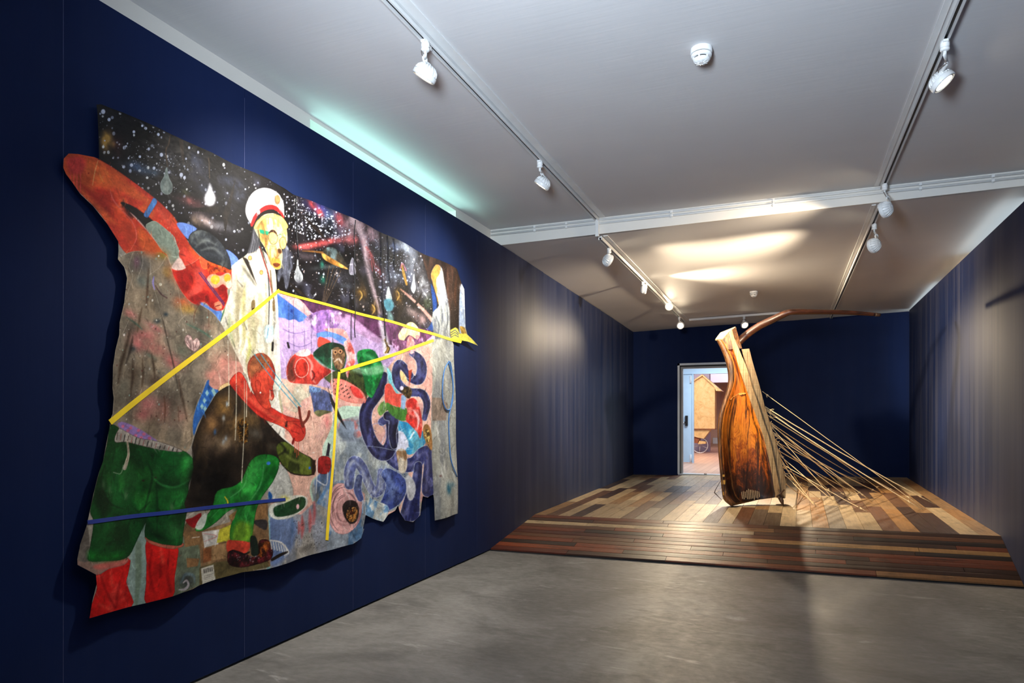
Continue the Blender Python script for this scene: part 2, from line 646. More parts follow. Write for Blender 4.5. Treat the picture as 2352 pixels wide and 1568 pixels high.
for j in range(NR_):
    s = 0.0
    k = 0
    while s < 1:
        s1 = min(1, s + random.uniform(0.14, 0.42))
        if 1 - s1 < 0.06:
            s1 = 1
        nm = rows[j] if k == 0 else random.choice(pool)
        if j == 8 and s < 0.5:
            nm = 'beige'
        if j == 6 and s > 0.45:
            nm = 'orange'
        if j == 5 and s > 0.55:
            nm = 'blk'
        k += 1
        g = 0.004
        a, b = j / NR_ + g, (j + 1) / NR_ - g
        q = [ramp(s + 0.0004, a), ramp(s1 - 0.0004, a), ramp(s1 - 0.0004, b), ramp(s + 0.0004, b)]
        dn2 = Vector((0, 0, -0.02))
        mb.hexa([p + dn2 for p in q] + q, vary(PR_[nm], 0.2))
        s = s1
rp = struct(mb.build('floor_ramp', M_PLX), 'ramp of dark reclaimed planks laid crossways')
mb = MB()
for j in range(NR_):
    for i in range(8):
        q = [ramp(i / 8, j / NR_), ramp((i + 1) / 8, j / NR_), ramp((i + 1) / 8, (j + 1) / NR_), ramp(i / 8, (j + 1) / NR_)]
        mb.hexa([Vector((p.x, p.y, 0.001)) for p in q] + [p + Vector((0, 0, -0.012)) for p in q])
mb.build('ramp_base', M_DARK, rp)


def on_platform(px, py):
    z = 0.2
    for _ in range(6):
        p = on_z(px, py, z)
        t = (p.y - FLp.y) / (BLp.y - FLp.y)
        x0 = FLp.x + (BLp.x - FLp.x) * t
        x1 = FRp.x + (BRp.x - FRp.x) * t
        z = bil((p.x - x0) / (x1 - x0), t).z
    return Vector((p.x, p.y, z))

# ------------------------------------------------------------------ lighting tracks
def mat_lens(name, col, s):
    return emit(name, col, s)


M_LENS = emit('lit lamp lens', (1.0, 0.86, 0.62), 28.0)
XT_L, XT_R = -1.63, 0.715


def track(name, label, p, q, parts=True):
    p, q = Vector(p), Vector(q)
    mb = MB()
    d = (q - p).normalized()
    s = d.cross(Vector((0, 0, 1))).normalized()
    # U-shaped rail: roof plate and two side cheeks
    mb.bar(p + Vector((0, 0, -0.006)), q + Vector((0, 0, -0.006)), 0.036, 0.012)
    for k in (-1, 1):
        mb.bar(p + s * k * 0.0135 + Vector((0, 0, -0.022)), q + s * k * 0.0135 + Vector((0, 0, -0.022)), 0.009, 0.022)
    t = tag(mb.build(name, M_TRACK), label, 'lighting track', 'ceiling lighting tracks')
    m2 = MB()
    m2.bar(p + Vector((0, 0, -0.016)), q + Vector((0, 0, -0.016)), 0.0175, 0.010)
    m2.build('conductor_slot', M_SLOT, t)
    return t


def zceil(x, y):
    return ZN if y < YBEAM else zfar(x, y) + 0.006 * math.sin(x * 2.1 + y * 1.3)


def V(x, y, dz=0.0):
    return Vector((x, y, zceil(x, y) + dz - 0.001))


tr = track('lighting_track', 'white ceiling track on the left, near side of the ceiling step', V(XT_L, -1.5), V(XT_L, 6.16))
m = MB(); m.bar(V(XT_L + 0.052, -1.5, -0.004), V(XT_L + 0.052, 6.16, -0.004), 0.05, 0.008)
m.build('cover_strip', M_TRACK, tr)
m = MB(); m.box(XT_L - 0.016, XT_L + 0.016, 6.165, 6.198, zfar(XT_L, 6.2) - 0.03, ZN - 0.002)
tag(m.build('cable_duct', M_TRACK, bevel=0.003), 'short white vertical duct crossing the ceiling step on the left', 'cable duct')
tr = track('lighting_track', 'white ceiling track on the left, running from the ceiling step to the doorway wall', V(XT_L + 0.01, 6.25, -0.004), V(XT_L - 0.01, 12.1, -0.004))
m = MB(); m.bar(V(XT_L + 0.06, 6.25, -0.004), V(XT_L + 0.05, 12.1, -0.004), 0.04, 0.008)
m.build('cover_strip', M_TRACK, tr)
tr = track('lighting_track', 'ceiling track on the right, near side of the ceiling step', V(XT_R, -1.5), V(XT_R, 6.16))
m = MB(); m.bar(V(XT_R - 0.045, -1.5, -0.004), V(XT_R - 0.045, 6.16, -0.004), 0.03, 0.008)
m.build('cover_strip', M_TRACK, tr)
tr = track('lighting_track', 'ceiling track on the right, beyond the ceiling step, ending above the end wall', V(XT_R - 0.01, 6.25, -0.004), V(XT_R + 0.0, 12.95, -0.004))
m = MB(); m.bar(V(XT_R - 0.055, 6.25, -0.004), V(XT_R - 0.045, 12.95, -0.004), 0.03, 0.008)
m.build('cover_strip', M_TRACK, tr)
track('lighting_track', 'short ceiling track running crosswise above the sculpture', V(-1.54, 11.95, -0.004), V(-0.1, 11.95, -0.004))

AIMS = {}


def spotlight(key, label, mount, head, aim, bend=(0, 0)):
    """mount: point on the track; head: centre of the lamp face; aim: point it lights"""
    power, col, half, blend = LAMP[key]
    mount, head, aim = Vector(mount), Vector(head), Vector(aim)
    root = tag(empty('track_spotlight', mount), label, 'spotlight', 'white track spotlights')
    ax = (aim - head).normalized()
    # adapter: box in the rail, round collar below with a groove
    m = MB()
    z = mount.z
    m.box(mount.x - 0.011, mount.x + 0.011, mount.y - 0.028, mount.y + 0.028, z - 0.045, z - 0.0335)
    m.lathe([(0.014, -0.0335), (0.021, -0.035), (0.021, -0.060), (0.0185, -0.061), (0.0185, -0.064), (0.021, -0.065), (0.021, -0.076), (0.013, -0.081)], mount, n=20)
    m.box(mount.x - 0.006, mount.x + 0.006, mount.y + 0.024, mount.y + 0.052, z - 0.052, z - 0.0335)
    m.build('track_adapter', M_ENAMEL, root)
    # stem: two curved arms meeting at a ring joint
    back = head - ax * 0.068
    side = Vector((ax.y, -ax.x, 0)).normalized()
    top = mount + Vector((0, 0, -0.078))
    mid = (top + back) / 2 + Vector((bend[0], bend[1], 0.0))
    m = MB()
    m.tube([top, top + Vector((0, 0, -0.02)), top.lerp(mid, 0.55) + Vector((0, 0, -0.004)), mid], [0.0085, 0.0085, 0.008, 0.0075], 10)
    m.tube([mid, mid.lerp(back, 0.5) + Vector((bend[0], bend[1], 0)) * 0.45, back + Vector((0, 0, 0.004)), back + ax * 0.02], [0.0085, 0.0095, 0.0085, 0.007], 10)
    ring = [mid + (Vector((0, 0, 1)) * math.cos(a) + Vector((side.x, side.y, 0)) * math.sin(a)) * 0.0165 for a in [2 * math.pi * k / 16 for k in range(17)]]
    m.tube(ring, 0.0055, 8, cap=False)
    m.build('stem', M_ENAMEL, root)
    m = MB()
    b2 = Vector((bend[0], bend[1], 0))
    sw = side * 0.03
    m.tube([top + Vector((0, 0, -0.02)), top.lerp(mid, 0.4) - sw * 1.2, mid - sw * 0.9 + Vector((0, 0, 0.008)), mid, mid + sw * 0.8 + Vector((0, 0, -0.015)),
            mid.lerp(back, 0.7) + sw * 1.2, back + sw * 0.6 + ax * 0.02], 0.0022, 6)
    m.build('cable', M_WIRE, root)
    # lamp head: ribbed dome, rim
    m = MB()
    prof = [(0.016, -0.072), (0.028, -0.069), (0.040, -0.060), (0.050, -0.046), (0.055, -0.034), (0.056, -0.028), (0.0605, -0.026), (0.062, -0.022), (0.062, -0.006), (0.060, -0.002), (0.0545, 0.0), (0.052, -0.004)]
    m.lathe(prof, head, ax, 32)
    up = ax.orthogonal().normalized(); sd = ax.cross(up)
    for k in range(18):
        a = 2 * math.pi * k / 18
        r = up * math.cos(a) + sd * math.sin(a)
        m.tube([head + r * 0.034 - ax * 0.066, head + r * 0.051 - ax * 0.047, head + r * 0.0575 - ax * 0.030], [0.0025, 0.004, 0.0035], 5)
    hd = m.build('lamp_head', M_ENAMEL, root, fixn=True)
    m = MB()
    m.lathe([(0.001, -0.001), (0.03, -0.002), (0.0515, -0.005), (0.0515, -0.012)], head, ax, 28)
    m.build('lens', M_LENS, hd)
    ld = bpy.data.lights.new('spot_beam', 'SPOT')
    ld.energy = power
    ld.color = col
    ld.spot_size = math.radians(2 * half)
    ld.spot_blend = blend
    ld.shadow_soft_size = 0.06
    lo = bpy.data.objects.new('spot_beam', ld)
    COL.objects.link(lo)
    lo.location = head + ax * 0.012
    lo.rotation_euler = (-ax).to_track_quat('Z', 'Y').to_euler()
    lo.parent = root
    lo.matrix_parent_inverse = Matrix.Translation(-root.location)
    return root


def hx(px, py, x):
    return on_x(px, py, x)


def hang(px_m, py_m, xt):
    """track point seen at a pixel"""
    z = ZN if py_m < 430 and xt < 0 or py_m < 380 else 2.94
    p = on_x(px_m, py_m, xt)
    return V(xt, p.y, -0.0 if p.y < YBEAM else -0.004)


spotlight('L1', 'white track spotlight nearest on the left track, tilted at the painting', V(XT_L, on_x(977, 72, XT_L).y), hx(972, 180, XT_L - 0.06), (-2.59, 3.05, 1.6), (-0.015, 0.0))
spotlight('L2', 'white track spotlight second on the left track, glowing above the middle of the painting', V(XT_L, on_x(1240, 362, XT_L).y), hx(1242, 428, XT_L - 0.05), (-2.59, 4.75, 1.75), (-0.01, 0.0))
spotlight('L3', 'white track spotlight just beyond the ceiling step on the left track, seen from behind', V(XT_L + 0.01, on_x(1397, 553, XT_L).y, -0.004), hx(1401, 600, XT_L + 0.05), (0.7, 8.8, 1.45), (0.01, 0.0))
spotlight('L4', 'white track spotlight second beyond the step on the left track, turned away to the right', V(XT_L, on_x(1477, 630, XT_L).y, -0.004), hx(1485, 664, XT_L + 0.06), (1.8, 9.3, 2.25), (0.01, 0.0))
spotlight('L5', 'glaring white spotlight third beyond the step on the left track, facing the camera', V(XT_L, on_x(1533, 688, XT_L).y, -0.004), hx(1537, 704, XT_L + 0.03), (-0.7, 5.5, 0.9), (0.01, 0.0))
spotlight('L6', 'glaring white spotlight at the far end of the left track by the doorway', V(XT_L, on_x(1560, 733, XT_L).y, -0.004), hx(1563, 748, XT_L + 0.02), (-0.9, 6.5, 0.5), (0.0, -0.01))
spotlight('T7', 'glaring white spotlight on the crosswise track right above the sculpture', V(on_y(1709, 728, 11.95).x, 11.95, -0.004), on_y(1711, 747, 11.85), (0.75, 8.6, 0.2), (0.0, -0.01))
spotlight('R1', 'white track spotlight nearest on the right track, its lit face turned to the right', V(XT_R, on_x(2170, 85, XT_R).y), hx(2170, 192, XT_R + 0.05), (1.62, 4.0, 1.9), (0.03, 0.0))
spotlight('R2', 'track spotlight on the right track hanging directly at the ceiling step, seen from behind', V(XT_R, 6.05), hx(2026, 484, XT_R - 0.05), (-2.65, 8.0, 2.1), (0.0, 0.0))
spotlight('R3', 'white backed spotlight on the right track just beyond the ceiling step', V(XT_R, on_x(2008, 512, XT_R).y, -0.004), hx(2001, 566, XT_R - 0.06), (-2.66, 9.3, 2.1), (0.0, 0.0))


# ------------------------------------------------------------------ smoke detectors, conduits on the ceiling step
def detector(label, x, y, s=1.0):
    z = zceil(x, y)
    r = tag(empty('smoke_detector', (x, y, z)), label, 'smoke detector', 'ceiling smoke detectors')
    o = Vector((x, y, z))
    dn = Vector((0, 0, -1))
    MB().lathe([(0.052, -0.004), (0.054, 0.004), (0.054, 0.022), (0.050, 0.026)], o, dn, 32).build('base', M_ENAMEL, r)
    MB().lathe([(0.046, 0.024), (0.046, 0.030)], o, dn, 32).build('dark_groove', M_SLOT, r)
    b = MB().lathe([(0.050, 0.0295), (0.052, 0.032), (0.050, 0.042), (0.044, 0.046)], o, dn, 32)
    b.lathe([(0.040, 0.052), (0.043, 0.054), (0.038, 0.064), (0.026, 0.071), (0.001, 0.073)], o, dn, 32)
    for k in range(6):
        a = 2 * math.pi * (k + 0.35) / 6
        d = Vector((math.cos(a), math.sin(a), 0))
        b.bar(o + d * 0.041 + Vector((0, 0, -0.042)), o + d * 0.040 + Vector((0, 0, -0.056)), 0.008, 0.006, up=(d.x, d.y, 0.01))
    for k in range(10):
        a = 2 * math.pi * k / 10
        d = Vector((math.cos(a), math.sin(a), 0))
        b.bar(o + d * 0.012 + Vector((0, 0, -0.0735)), o + d * 0.032 + Vector((0, 0, -0.068)), 0.003, 0.004)
    b.build('cover', M_ENAMEL, r)
    MB().lathe([(0.036, 0.045), (0.036, 0.053)], o, dn, 24).build('vent_gap', M_SLOT, r)
    return r


pd = on_z(1611, 112, ZN)
detector('white round smoke detector on the near grey ceiling', pd.x, pd.y)
detector('small white smoke detector on the far ceiling above the sculpture', -0.41, 9.85)

for k, (dz, lab) in enumerate(((0.024, 'upper white conduit along the face of the ceiling step'), (0.058, 'lower white conduit along the face of the ceiling step'))):
    r = tag(empty('conduit', (XA + 0.3, YBEAM - 0.014, ZN - dz)), lab, 'conduit', 'conduits on the ceiling step')
    MB().tube([(XW + 0.01, YBEAM - 0.014, ZN - dz), (2.0, YBEAM - 0.014, ZN - dz)], 0.0085, 10).build('pipe', M_TRACK, r)
    for x in (-2.25, -1.95 + 0.02, -0.95, -0.1, 0.98, 1.46):
        m = MB()
        m.box(x - 0.010, x + 0.010, YBEAM - 0.025, YBEAM - 0.001, ZN - dz - 0.011, ZN - dz + 0.011)
        m.box(x - 0.006, x + 0.006, YBEAM - 0.006, YBEAM - 0.001, ZN - dz - 0.017, ZN - dz + 0.015)
        m.build('pipe_clip', M_TRACK, r, bevel=0.002)

# ------------------------------------------------------------------ doorway, vestibule and the room beyond
ZD = 0.205
M_FRAME = plain('white door frame paint', srgb(214, 220, 226), 0.4, 0.03)
M_GREYF = plain('grey steel frame', srgb(150, 148, 146), 0.45, 0.05)
M_PBLUE = plain('pale blue paint', srgb(176, 202, 224), 0.45, 0.03)
M_BLACK = plain('black plastic', srgb(22, 22, 24), 0.4)
M_PINK = plain('pale pink wall paint', srgb(222, 186, 168), 0.7, 0.04)
M_LAV = plain('lavender wall paint', srgb(176, 170, 196), 0.7, 0.04)
M_LILAC = plain('lilac white ceiling paint', srgb(206, 202, 226), 0.7, 0.03)


def mat_floor2():
    m = NT('pinkish floorboards')
    br = m.n('ShaderNodeTexBrick')
    br.inputs['Scale'].default_value = 1.0
    br.inputs['Brick Width'].default_value = 1.6
    br.inputs['Row Height'].default_value = 0.12
    br.inputs['Mortar Size'].default_value = 0.003
    br.inputs['Color1'].default_value = (*srgb(204, 164, 140), 1)
    br.inputs['Color2'].default_value = (*srgb(190, 150, 128), 1)
    br.inputs['Mortar'].default_value = (*srgb(130, 100, 86), 1)
    mp = m.coord((1, 1, 1))
    mp.node.inputs['Rotation'].default_value = (0, 0, math.pi / 2)
    m.l(mp, br.inputs['Vector'])
    m.set(br.outputs['Color'], 0.4)
    return m.m


M_FL2 = mat_floor2()
# frame of the doorway in the end wall
dr = MB()
w = 0.035
dr.box(DX0 - 0.004, DX0 + w, YB - 0.018, YB + 0.02, ZD, DZ1 + 0.004)
dr.box(DX1 - w, DX1 + 0.004, YB - 0.018, YB + 0.02, ZD, DZ1 + 0.004)
dr.box(DX0 - 0.004, DX1 + 0.004, YB - 0.018, YB + 0.02, DZ1 - w, DZ1 + 0.004)
door = struct(dr.build('door_1', M_FRAME), 'white framed doorway in the end wall')
m = MB()
m.box(DX0 + w, DX0 + w + 0.010, YB + 0.0, YB + 0.05, ZD, DZ1 - w)
m.box(DX0 + w, DX1 - w, YB + 0.0, YB + 0.05, DZ1 - w - 0.022, DZ1 - w)
m.build('dark_rebate', M_DARK, door)
m = MB()
m.box(DX0 + w, DX0 + w + 0.045, YB + 0.05, YB + 0.16, ZD, DZ1 - w)
m.box(DX0 + w + 0.045, DX1 - w, YB + 0.05, YB + 0.16, DZ1 - w - 0.055, DZ1 - w)
m.build('inner_stop', M_GREYF, door)
m = MB()
m.box(DX0, DX1, YB - 0.005, YB + 0.17, ZD - 0.02, ZD + 0.004)
m.build('threshold', M_FRAME, door)
m = MB(); m.box(-1.42, -1.37, YB - 0.004, YB + 0.03, ZD + 0.002, ZD + 0.014); m.build('floor_stop', M_BLACK, door)

p2 = on_z(1590, 1063, ZD)
Y2 = p2.y
XD2 = p2.x
ZH2 = on_y(1620, 857, Y2).z
# vestibule shell
struct(MB().box(-7.5, 3.0, YB + 0.16, 40.0, ZD - 0.1, ZD).build('floor_next_room', M_FL2), 'pinkish floorboards beyond the doorway')
m = MB()
m.box(-4.2, -4.1, YB + 0.16, Y2, ZD, 2.8)
m.box(1.2, 1.3, YB + 0.16, Y2, ZD, 2.8)
m.box(-4.2, 1.3, YB + 0.16, Y2, 2.8, 2.9)
struct(m.build('wall_vestibule', M_PBLUE), 'pale blue vestibule walls behind the doorway')
m = MB()
m.box(-4.2, XD2 - 0.42, Y2, Y2 + 0.1, ZD, 2.8)
m.box(XD2 - 0.42, XD2 + 1.6, Y2, Y2 + 0.1, ZH2, 2.8)
m.box(XD2 + 1.6, 1.3, Y2, Y2 + 0.1, ZD, 2.8)
struct(m.build('wall_door', M_PBLUE), 'pale blue wall around the second door')
# second door: fixed leaf with handle and hinges
leaf = struct(MB().box(XD2 - 0.42, XD2, Y2 + 0.02, Y2 + 0.065, ZD + 0.012, ZH2).build('door_2', M_PBLUE, bevel=0.003), 'pale blue door leaf with a black handle beyond the doorway')
hy = on_y(1577, 966, Y2)
m = MB()
m.box(hy.x - 0.03, hy.x + 0.03, Y2 - 0.03, Y2 + 0.02, hy.z - 0.12, hy.z + 0.12)
m.box(hy.x - 0.06, hy.x - 0.03, Y2 - 0.02, Y2 + 0.0, hy.z - 0.06, hy.z - 0.02)
m.build('door_handle', M_BLACK, leaf, bevel=0.004)
m = MB(); m.box(hy.x - 0.13, hy.x - 0.05, Y2 - 0.03, Y2 - 0.0, hy.z - 0.055, hy.z - 0.025)
m.build('push_bar', M_FRAME, leaf, bevel=0.004)
for yy in (871, 1052):
    h = on_y(1587, yy, Y2)
    m = MB(); m.lathe([(0.016, -0.09), (0.016, 0.09)], (h.x, Y2 + 0.0, h.z), n=12)
    m.box(h.x - 0.03, h.x + 0.005, Y2 + 0.005, Y2 + 0.03, h.z - 0.085, h.z + 0.085)
    m.build('hinge', M_FRAME, leaf)
m = MB()
m.box(XD2, XD2 + 0.03, Y2 + 0.0, Y2 + 0.12, ZD, ZH2)
m.box(XD2 - 0.42, XD2 + 1.6, Y2 - 0.01, Y2 + 0.12, ZH2 - 0.012, ZH2 + 0.012)
m.build('door_frame', M_PBLUE, leaf)

# the room beyond: walls, ceiling
pw = on_z(1650, 1018, ZD)
YF = pw.y
m = MB()
m.box(-7.5, 3.0, YF, YF + 0.2, ZD, 4.0)
m.box(-7.5, -7.3, Y2 + 0.1, YF, ZD, 4.0)
m.box(2.8, 3.0, Y2 + 0.1, YF, ZD, 4.0)
struct(m.build('wall_next_room', M_PINK), 'pale pink walls of the room beyond')
struct(MB().box(-7.5, 3.0, Y2 + 0.1, YF + 0.2, 4.0, 4.1).build('ceiling_next_room', M_LILAC), 'lilac white ceiling of the room beyond')
a = on_z(1629, 1037, ZD)
b = on_z(1585, 1037, ZD)
struct(MB().box(b.x - 2.0, a.x, a.y, a.y + 0.4, ZD, 4.0).build('wall_pier', M_LAV), 'lavender wall pier in the room beyond')
m = MB(); m.box(b.x - 2.0, a.x + 0.012, a.y - 0.012, a.y, ZD, ZD + 0.14)
struct(m.build('baseboard_pier', M_LAV), 'lavender skirting on the pier')
zt = on_y(1650, 878, a.y + 3).z
struct(MB().box(-7.3, 2.8, a.y + 3, a.y + 3.3, zt, 4.0).build('trim_2', M_LILAC), 'lilac lintel band across the room beyond')
d0 = on_y(1657, 880, YF - 0.02)
m = MB(); m.box(d0.x, d0.x + 1.2, YF - 0.06, YF, ZD, on_y(1657, 886, YF).z)
struct(m.build('door_3', plain('tan door paint', srgb(214, 168, 140), 0.6, 0.03)), 'tan recessed door in the far wall')
q0, q1 = on_y(1637, 1018, YF - 0.3), on_y(1648, 1005, YF - 0.3)
m = MB(); m.box(q0.x, q1.x + 0.3, YF - 0.3, YF - 0.02, ZD, q1.z)
tag(m.build('white_plinth', M_FRAME, bevel=0.005), 'small white plinth against the far wall beyond the doorway', 'plinth')


# house-shaped panel on a wheeled tray
def mat_osb():
    m = NT('gilded chipboard')
    v = m.n('ShaderNodeTexVoronoi', feature='F1')
    v.inputs['Scale'].default_value = 14
    m.l(m.coord((1, 1, 2.2)), v.inputs['Vector'])
    f = m.noise(m.coord(), 6, 6, 0.7, 1.2)
    c = m.ramp(f, [(0.3, srgb(176, 140, 86)), (0.5, srgb(206, 170, 112)), (0.7, srgb(216, 186, 136))])
    c = m.mix(c, srgb(150, 106, 50), m.ramp(v.outputs['Distance'], [(0.0, 0.4), (0.12, 0.0)]))
    m.set(c, 0.5)
    return m.m


M_OSB = mat_osb()
M_RUST = plain('rusty brown metal', srgb(130, 72, 40), 0.6, 0.3, 12)
M_STEEL = plain('bright wheel rim', srgb(200, 196, 196), 0.3, 0.05, 8, 0.6)
hw = on_z(1612, 1041, ZD)
YH = hw.y - 0.12


def HP(px, py):
    p = on_y(px, py, YH)
    return (p.x, p.z)


house = tag(empty('wheeled_house', (hw.x, YH, ZD)), 'tall house shaped chipboard panel on a wheeled tray seen through the doorway', 'sculpture')


def extr(pts, y0, y1):
    m = MB()
    n = len(pts)
    m.add([(x, y0, z) for x, z in pts] + [(x, y1, z) for x, z in pts],
          [tuple(range(n)), tuple(range(n, 2 * n))] + [(i, (i + 1) % n, n + (i + 1) % n, n + i) for i in range(n)])
    return m


extr([HP(1586, 984), HP(1642, 984), HP(1642, 886), HP(1614, 860), HP(1586, 877)], YH, YH + 0.5).build('house_body', M_OSB, house)
extr([HP(1613.5, 859.5), HP(1658.5, 897.5), HP(1645, 897.5), HP(1641, 888), HP(1613.5, 863)], YH - 0.08, YH + 0.6).build('roof_slope', M_OSB, house)
extr([HP(1614, 859.5), HP(1570, 888), HP(1570, 891), HP(1614, 863)], YH - 0.08, YH + 0.6).build('roof_slope', M_OSB, house)
extr([HP(1580, 984), HP(1642, 984), HP(1642, 985.6), HP(1580, 985.6)], YH - 0.02, YH + 0.5).build('base_board', M_RUST, house)
extr([HP(1575, 986), HP(1632, 986), HP(1616, 1007), HP(1604, 1005), HP(1575, 998)], YH + 0.05, YH + 0.45).build('tray', M_OSB, house)
extr([HP(1578, 999), HP(1607, 1006), HP(1603, 1018), HP(1580, 1016)], YH + 0.1, YH + 0.4).build('fork_housing', M_RUST, house)
extr([HP(1603, 1012), HP(1620, 1014), HP(1620, 1019), HP(1602, 1020)], YH + 0.1, YH + 0.3).build('bracket', M_OSB, house)
cx_, cz_ = HP(1606, 1023)
rw = cz_ - ZD - 0.012
yw = YH + 0.2
m = MB(); m.tube([(cx_ + rw * math.cos(t), yw, cz_ + rw * math.sin(t)) for t in [2 * math.pi * k / 40 for k in range(41)]], 0.014, 8, cap=False)
wh = m.build('wheel', M_STEEL, house)
m = MB()
for k in range(5):
    t = 2 * math.pi * k / 5 + 0.9
    m.tube([(cx_, yw, cz_), (cx_ + rw * math.cos(t), yw, cz_ + rw * math.sin(t))], 0.008, 6)
m.build('spokes', M_STEEL, wh)


def area(name, loc, size, energy, col, rot=(0, 0, 0)):
    ld = bpy.data.lights.new(name, 'AREA')
    ld.energy = energy; ld.color = col; ld.shape = 'RECTANGLE'; ld.size = size[0]; ld.size_y = size[1]
    o = bpy.data.objects.new(name, ld)
    COL.objects.link(o)
    o.location = loc; o.rotation_euler = rot
    return o


area('vestibule_lamp', (-1.2, (YB + Y2) / 2, 2.78), (1.6, 1.6), 120, (0.86, 0.94, 1.0))
area('next_room_lamp', (-2.4, Y2 + 2.0, 3.95), (3, 3), 430, (1.0, 0.86, 0.76), (math.radians(38), 0, 0))
area('far_room_fill', (-1.6, a.y + 0.7, 3.4), (2.5, 0.8), 95, (1.0, 0.9, 0.86), (math.radians(82), 0, 0))  # fill light without a fixture, added to brighten the lintel band and far wall

# ------------------------------------------------------------------ hanging wooden sculpture
def mat_amber():
    m = NT('burnt amber varnished wood')
    tc = m.n('ShaderNodeTexCoord')
    sep = m.n('ShaderNodeSeparateXYZ')
    m.l(tc.outputs['Object'], sep.inputs[0])
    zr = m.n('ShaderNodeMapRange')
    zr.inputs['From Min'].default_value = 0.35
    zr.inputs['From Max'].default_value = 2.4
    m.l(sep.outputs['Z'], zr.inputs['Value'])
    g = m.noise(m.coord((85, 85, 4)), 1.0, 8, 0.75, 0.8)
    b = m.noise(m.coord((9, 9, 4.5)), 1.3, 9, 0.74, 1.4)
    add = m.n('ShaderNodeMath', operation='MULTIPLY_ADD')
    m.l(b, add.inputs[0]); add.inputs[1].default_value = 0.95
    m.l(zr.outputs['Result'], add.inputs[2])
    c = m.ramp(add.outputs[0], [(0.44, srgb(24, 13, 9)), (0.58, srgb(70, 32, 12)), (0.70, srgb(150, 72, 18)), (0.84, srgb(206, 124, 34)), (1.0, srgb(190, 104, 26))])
    c = m.mix(c, m.ramp(g, [(0.34, 0.3), (0.52, 1.0), (0.75, 1.25)]), 0.85, 'MULTIPLY')
    # long dark cracks
    wv = m.noise(m.coord((7, 7, 0.22)), 1.0, 4, 0.5, 0.6)
    c = m.mix(c, srgb(26, 12, 8), m.ramp(wv, [(0.44, 0.0), (0.475, 0.85), (0.50, 0.85), (0.53, 0.0)]))
    m.set(c, 0.42, spec=0.45)
    m.bump(g, 0.5, 0.006)
    return m.m


def mat_bark():
    m = NT('dark weathered rim wood')
    g = m.noise(m.coord((80, 80, 4)), 1.0, 8, 0.75, 0.9)
    b = m.noise(m.coord((4, 4, 2)), 1.4, 6, 0.65)
    c = m.ramp(g, [(0.36, srgb(26, 17, 11)), (0.47, srgb(74, 46, 24)), (0.56, srgb(138, 86, 38)), (0.68, srgb(190, 152, 98))])
    c = m.mix(c, srgb(28, 16, 10), m.ramp(b, [(0.45, 0.0), (0.65, 0.75)]))
    m.set(c, 0.4, spec=0.5)
    m.bump(g, 0.5, 0.008)
    return m.m


def mat_oldplank(name, c0, c1):
    m = NT(name)
    g = m.noise(m.coord((95, 95, 3)), 1.0, 8, 0.75, 0.5)
    saw = m.noise(m.coord((3, 3, 70)), 1.0, 3, 0.6)
    b = m.noise(m.coord((6, 6, 1.6)), 1.2, 6, 0.66)
    c = m.ramp(g, [(0.36, tuple(x * 0.34 for x in c0)), (0.5, c0), (0.68, c1)])
    c = m.mix(c, m.ramp(saw, [(0.38, 0.8), (0.62, 1.08)]), 0.6, 'MULTIPLY')
    c = m.mix(c, srgb(112, 74, 42), m.ramp(b, [(0.5, 0.0), (0.72, 0.7)]))
    m.set(c, 0.62, spec=0.3)
    m.bump(saw, 0.3, 0.004)
    return m.m


M_AMBER, M_BARK = mat_amber(), mat_bark()
M_PK1 = mat_oldplank('weathered beige plank', srgb(150, 126, 92), srgb(192, 168, 130))
M_PK2 = mat_oldplank('weathered grey beige plank', srgb(132, 114, 88), srgb(180, 160, 126))
M_END = plain('pale cut end grain', srgb(190, 166, 122), 0.6, 0.2, 60)
M_TORN = plain('torn ochre fibre', srgb(186, 122, 50), 0.7, 0.35, 80)
M_ROPE = plain('straw coloured rope', srgb(232, 208, 162), 0.8, 0.15, 40)
M_SPIKE = plain('dark pointed wood', srgb(58, 38, 26), 0.6, 0.3, 20)


def mat_pole():
    m = NT('dark reddish polished pole')
    g = m.noise(m.coord((2.5, 30, 30)), 1.0, 6, 0.65)
    m.set(m.ramp(g, [(0.3, srgb(28, 14, 9)), (0.55, srgb(58, 29, 16)), (0.8, srgb(88, 46, 24))]), 0.36)
    m.bump(g, 0.2, 0.004)
    return m.m


M_POLE = mat_pole()
foot = on_platform(1800, 1163)
D0 = -foot.x * S_ + foot.y * C_                       # distance of the sculpture


def K(x, y, d=0.0):
    """image pixel of the sculpture sheet -> place, d metres behind its front"""
    return at_d(1440 + x / 2.8, 660 + y / 2.8, D0 + d)


def spline(pts, n):
    pts = [np.array(p, float) for p in pts]
    P = [2 * pts[0] - pts[1]] + pts + [2 * pts[-1] - pts[-2]]
    out = []
    seg = len(pts) - 1
    for k in range(n):
        u = k / (n - 1) * seg
        i = min(int(u), seg - 1)
        t = u - i
        a, b, c, d = P[i], P[i + 1], P[i + 2], P[i + 3]
        out.append(0.5 * ((2 * b) + (c - a) * t + (2 * a - 5 * b + 4 * c - d) * t * t + (3 * b - a - 3 * c + d) * t ** 3))
    return out


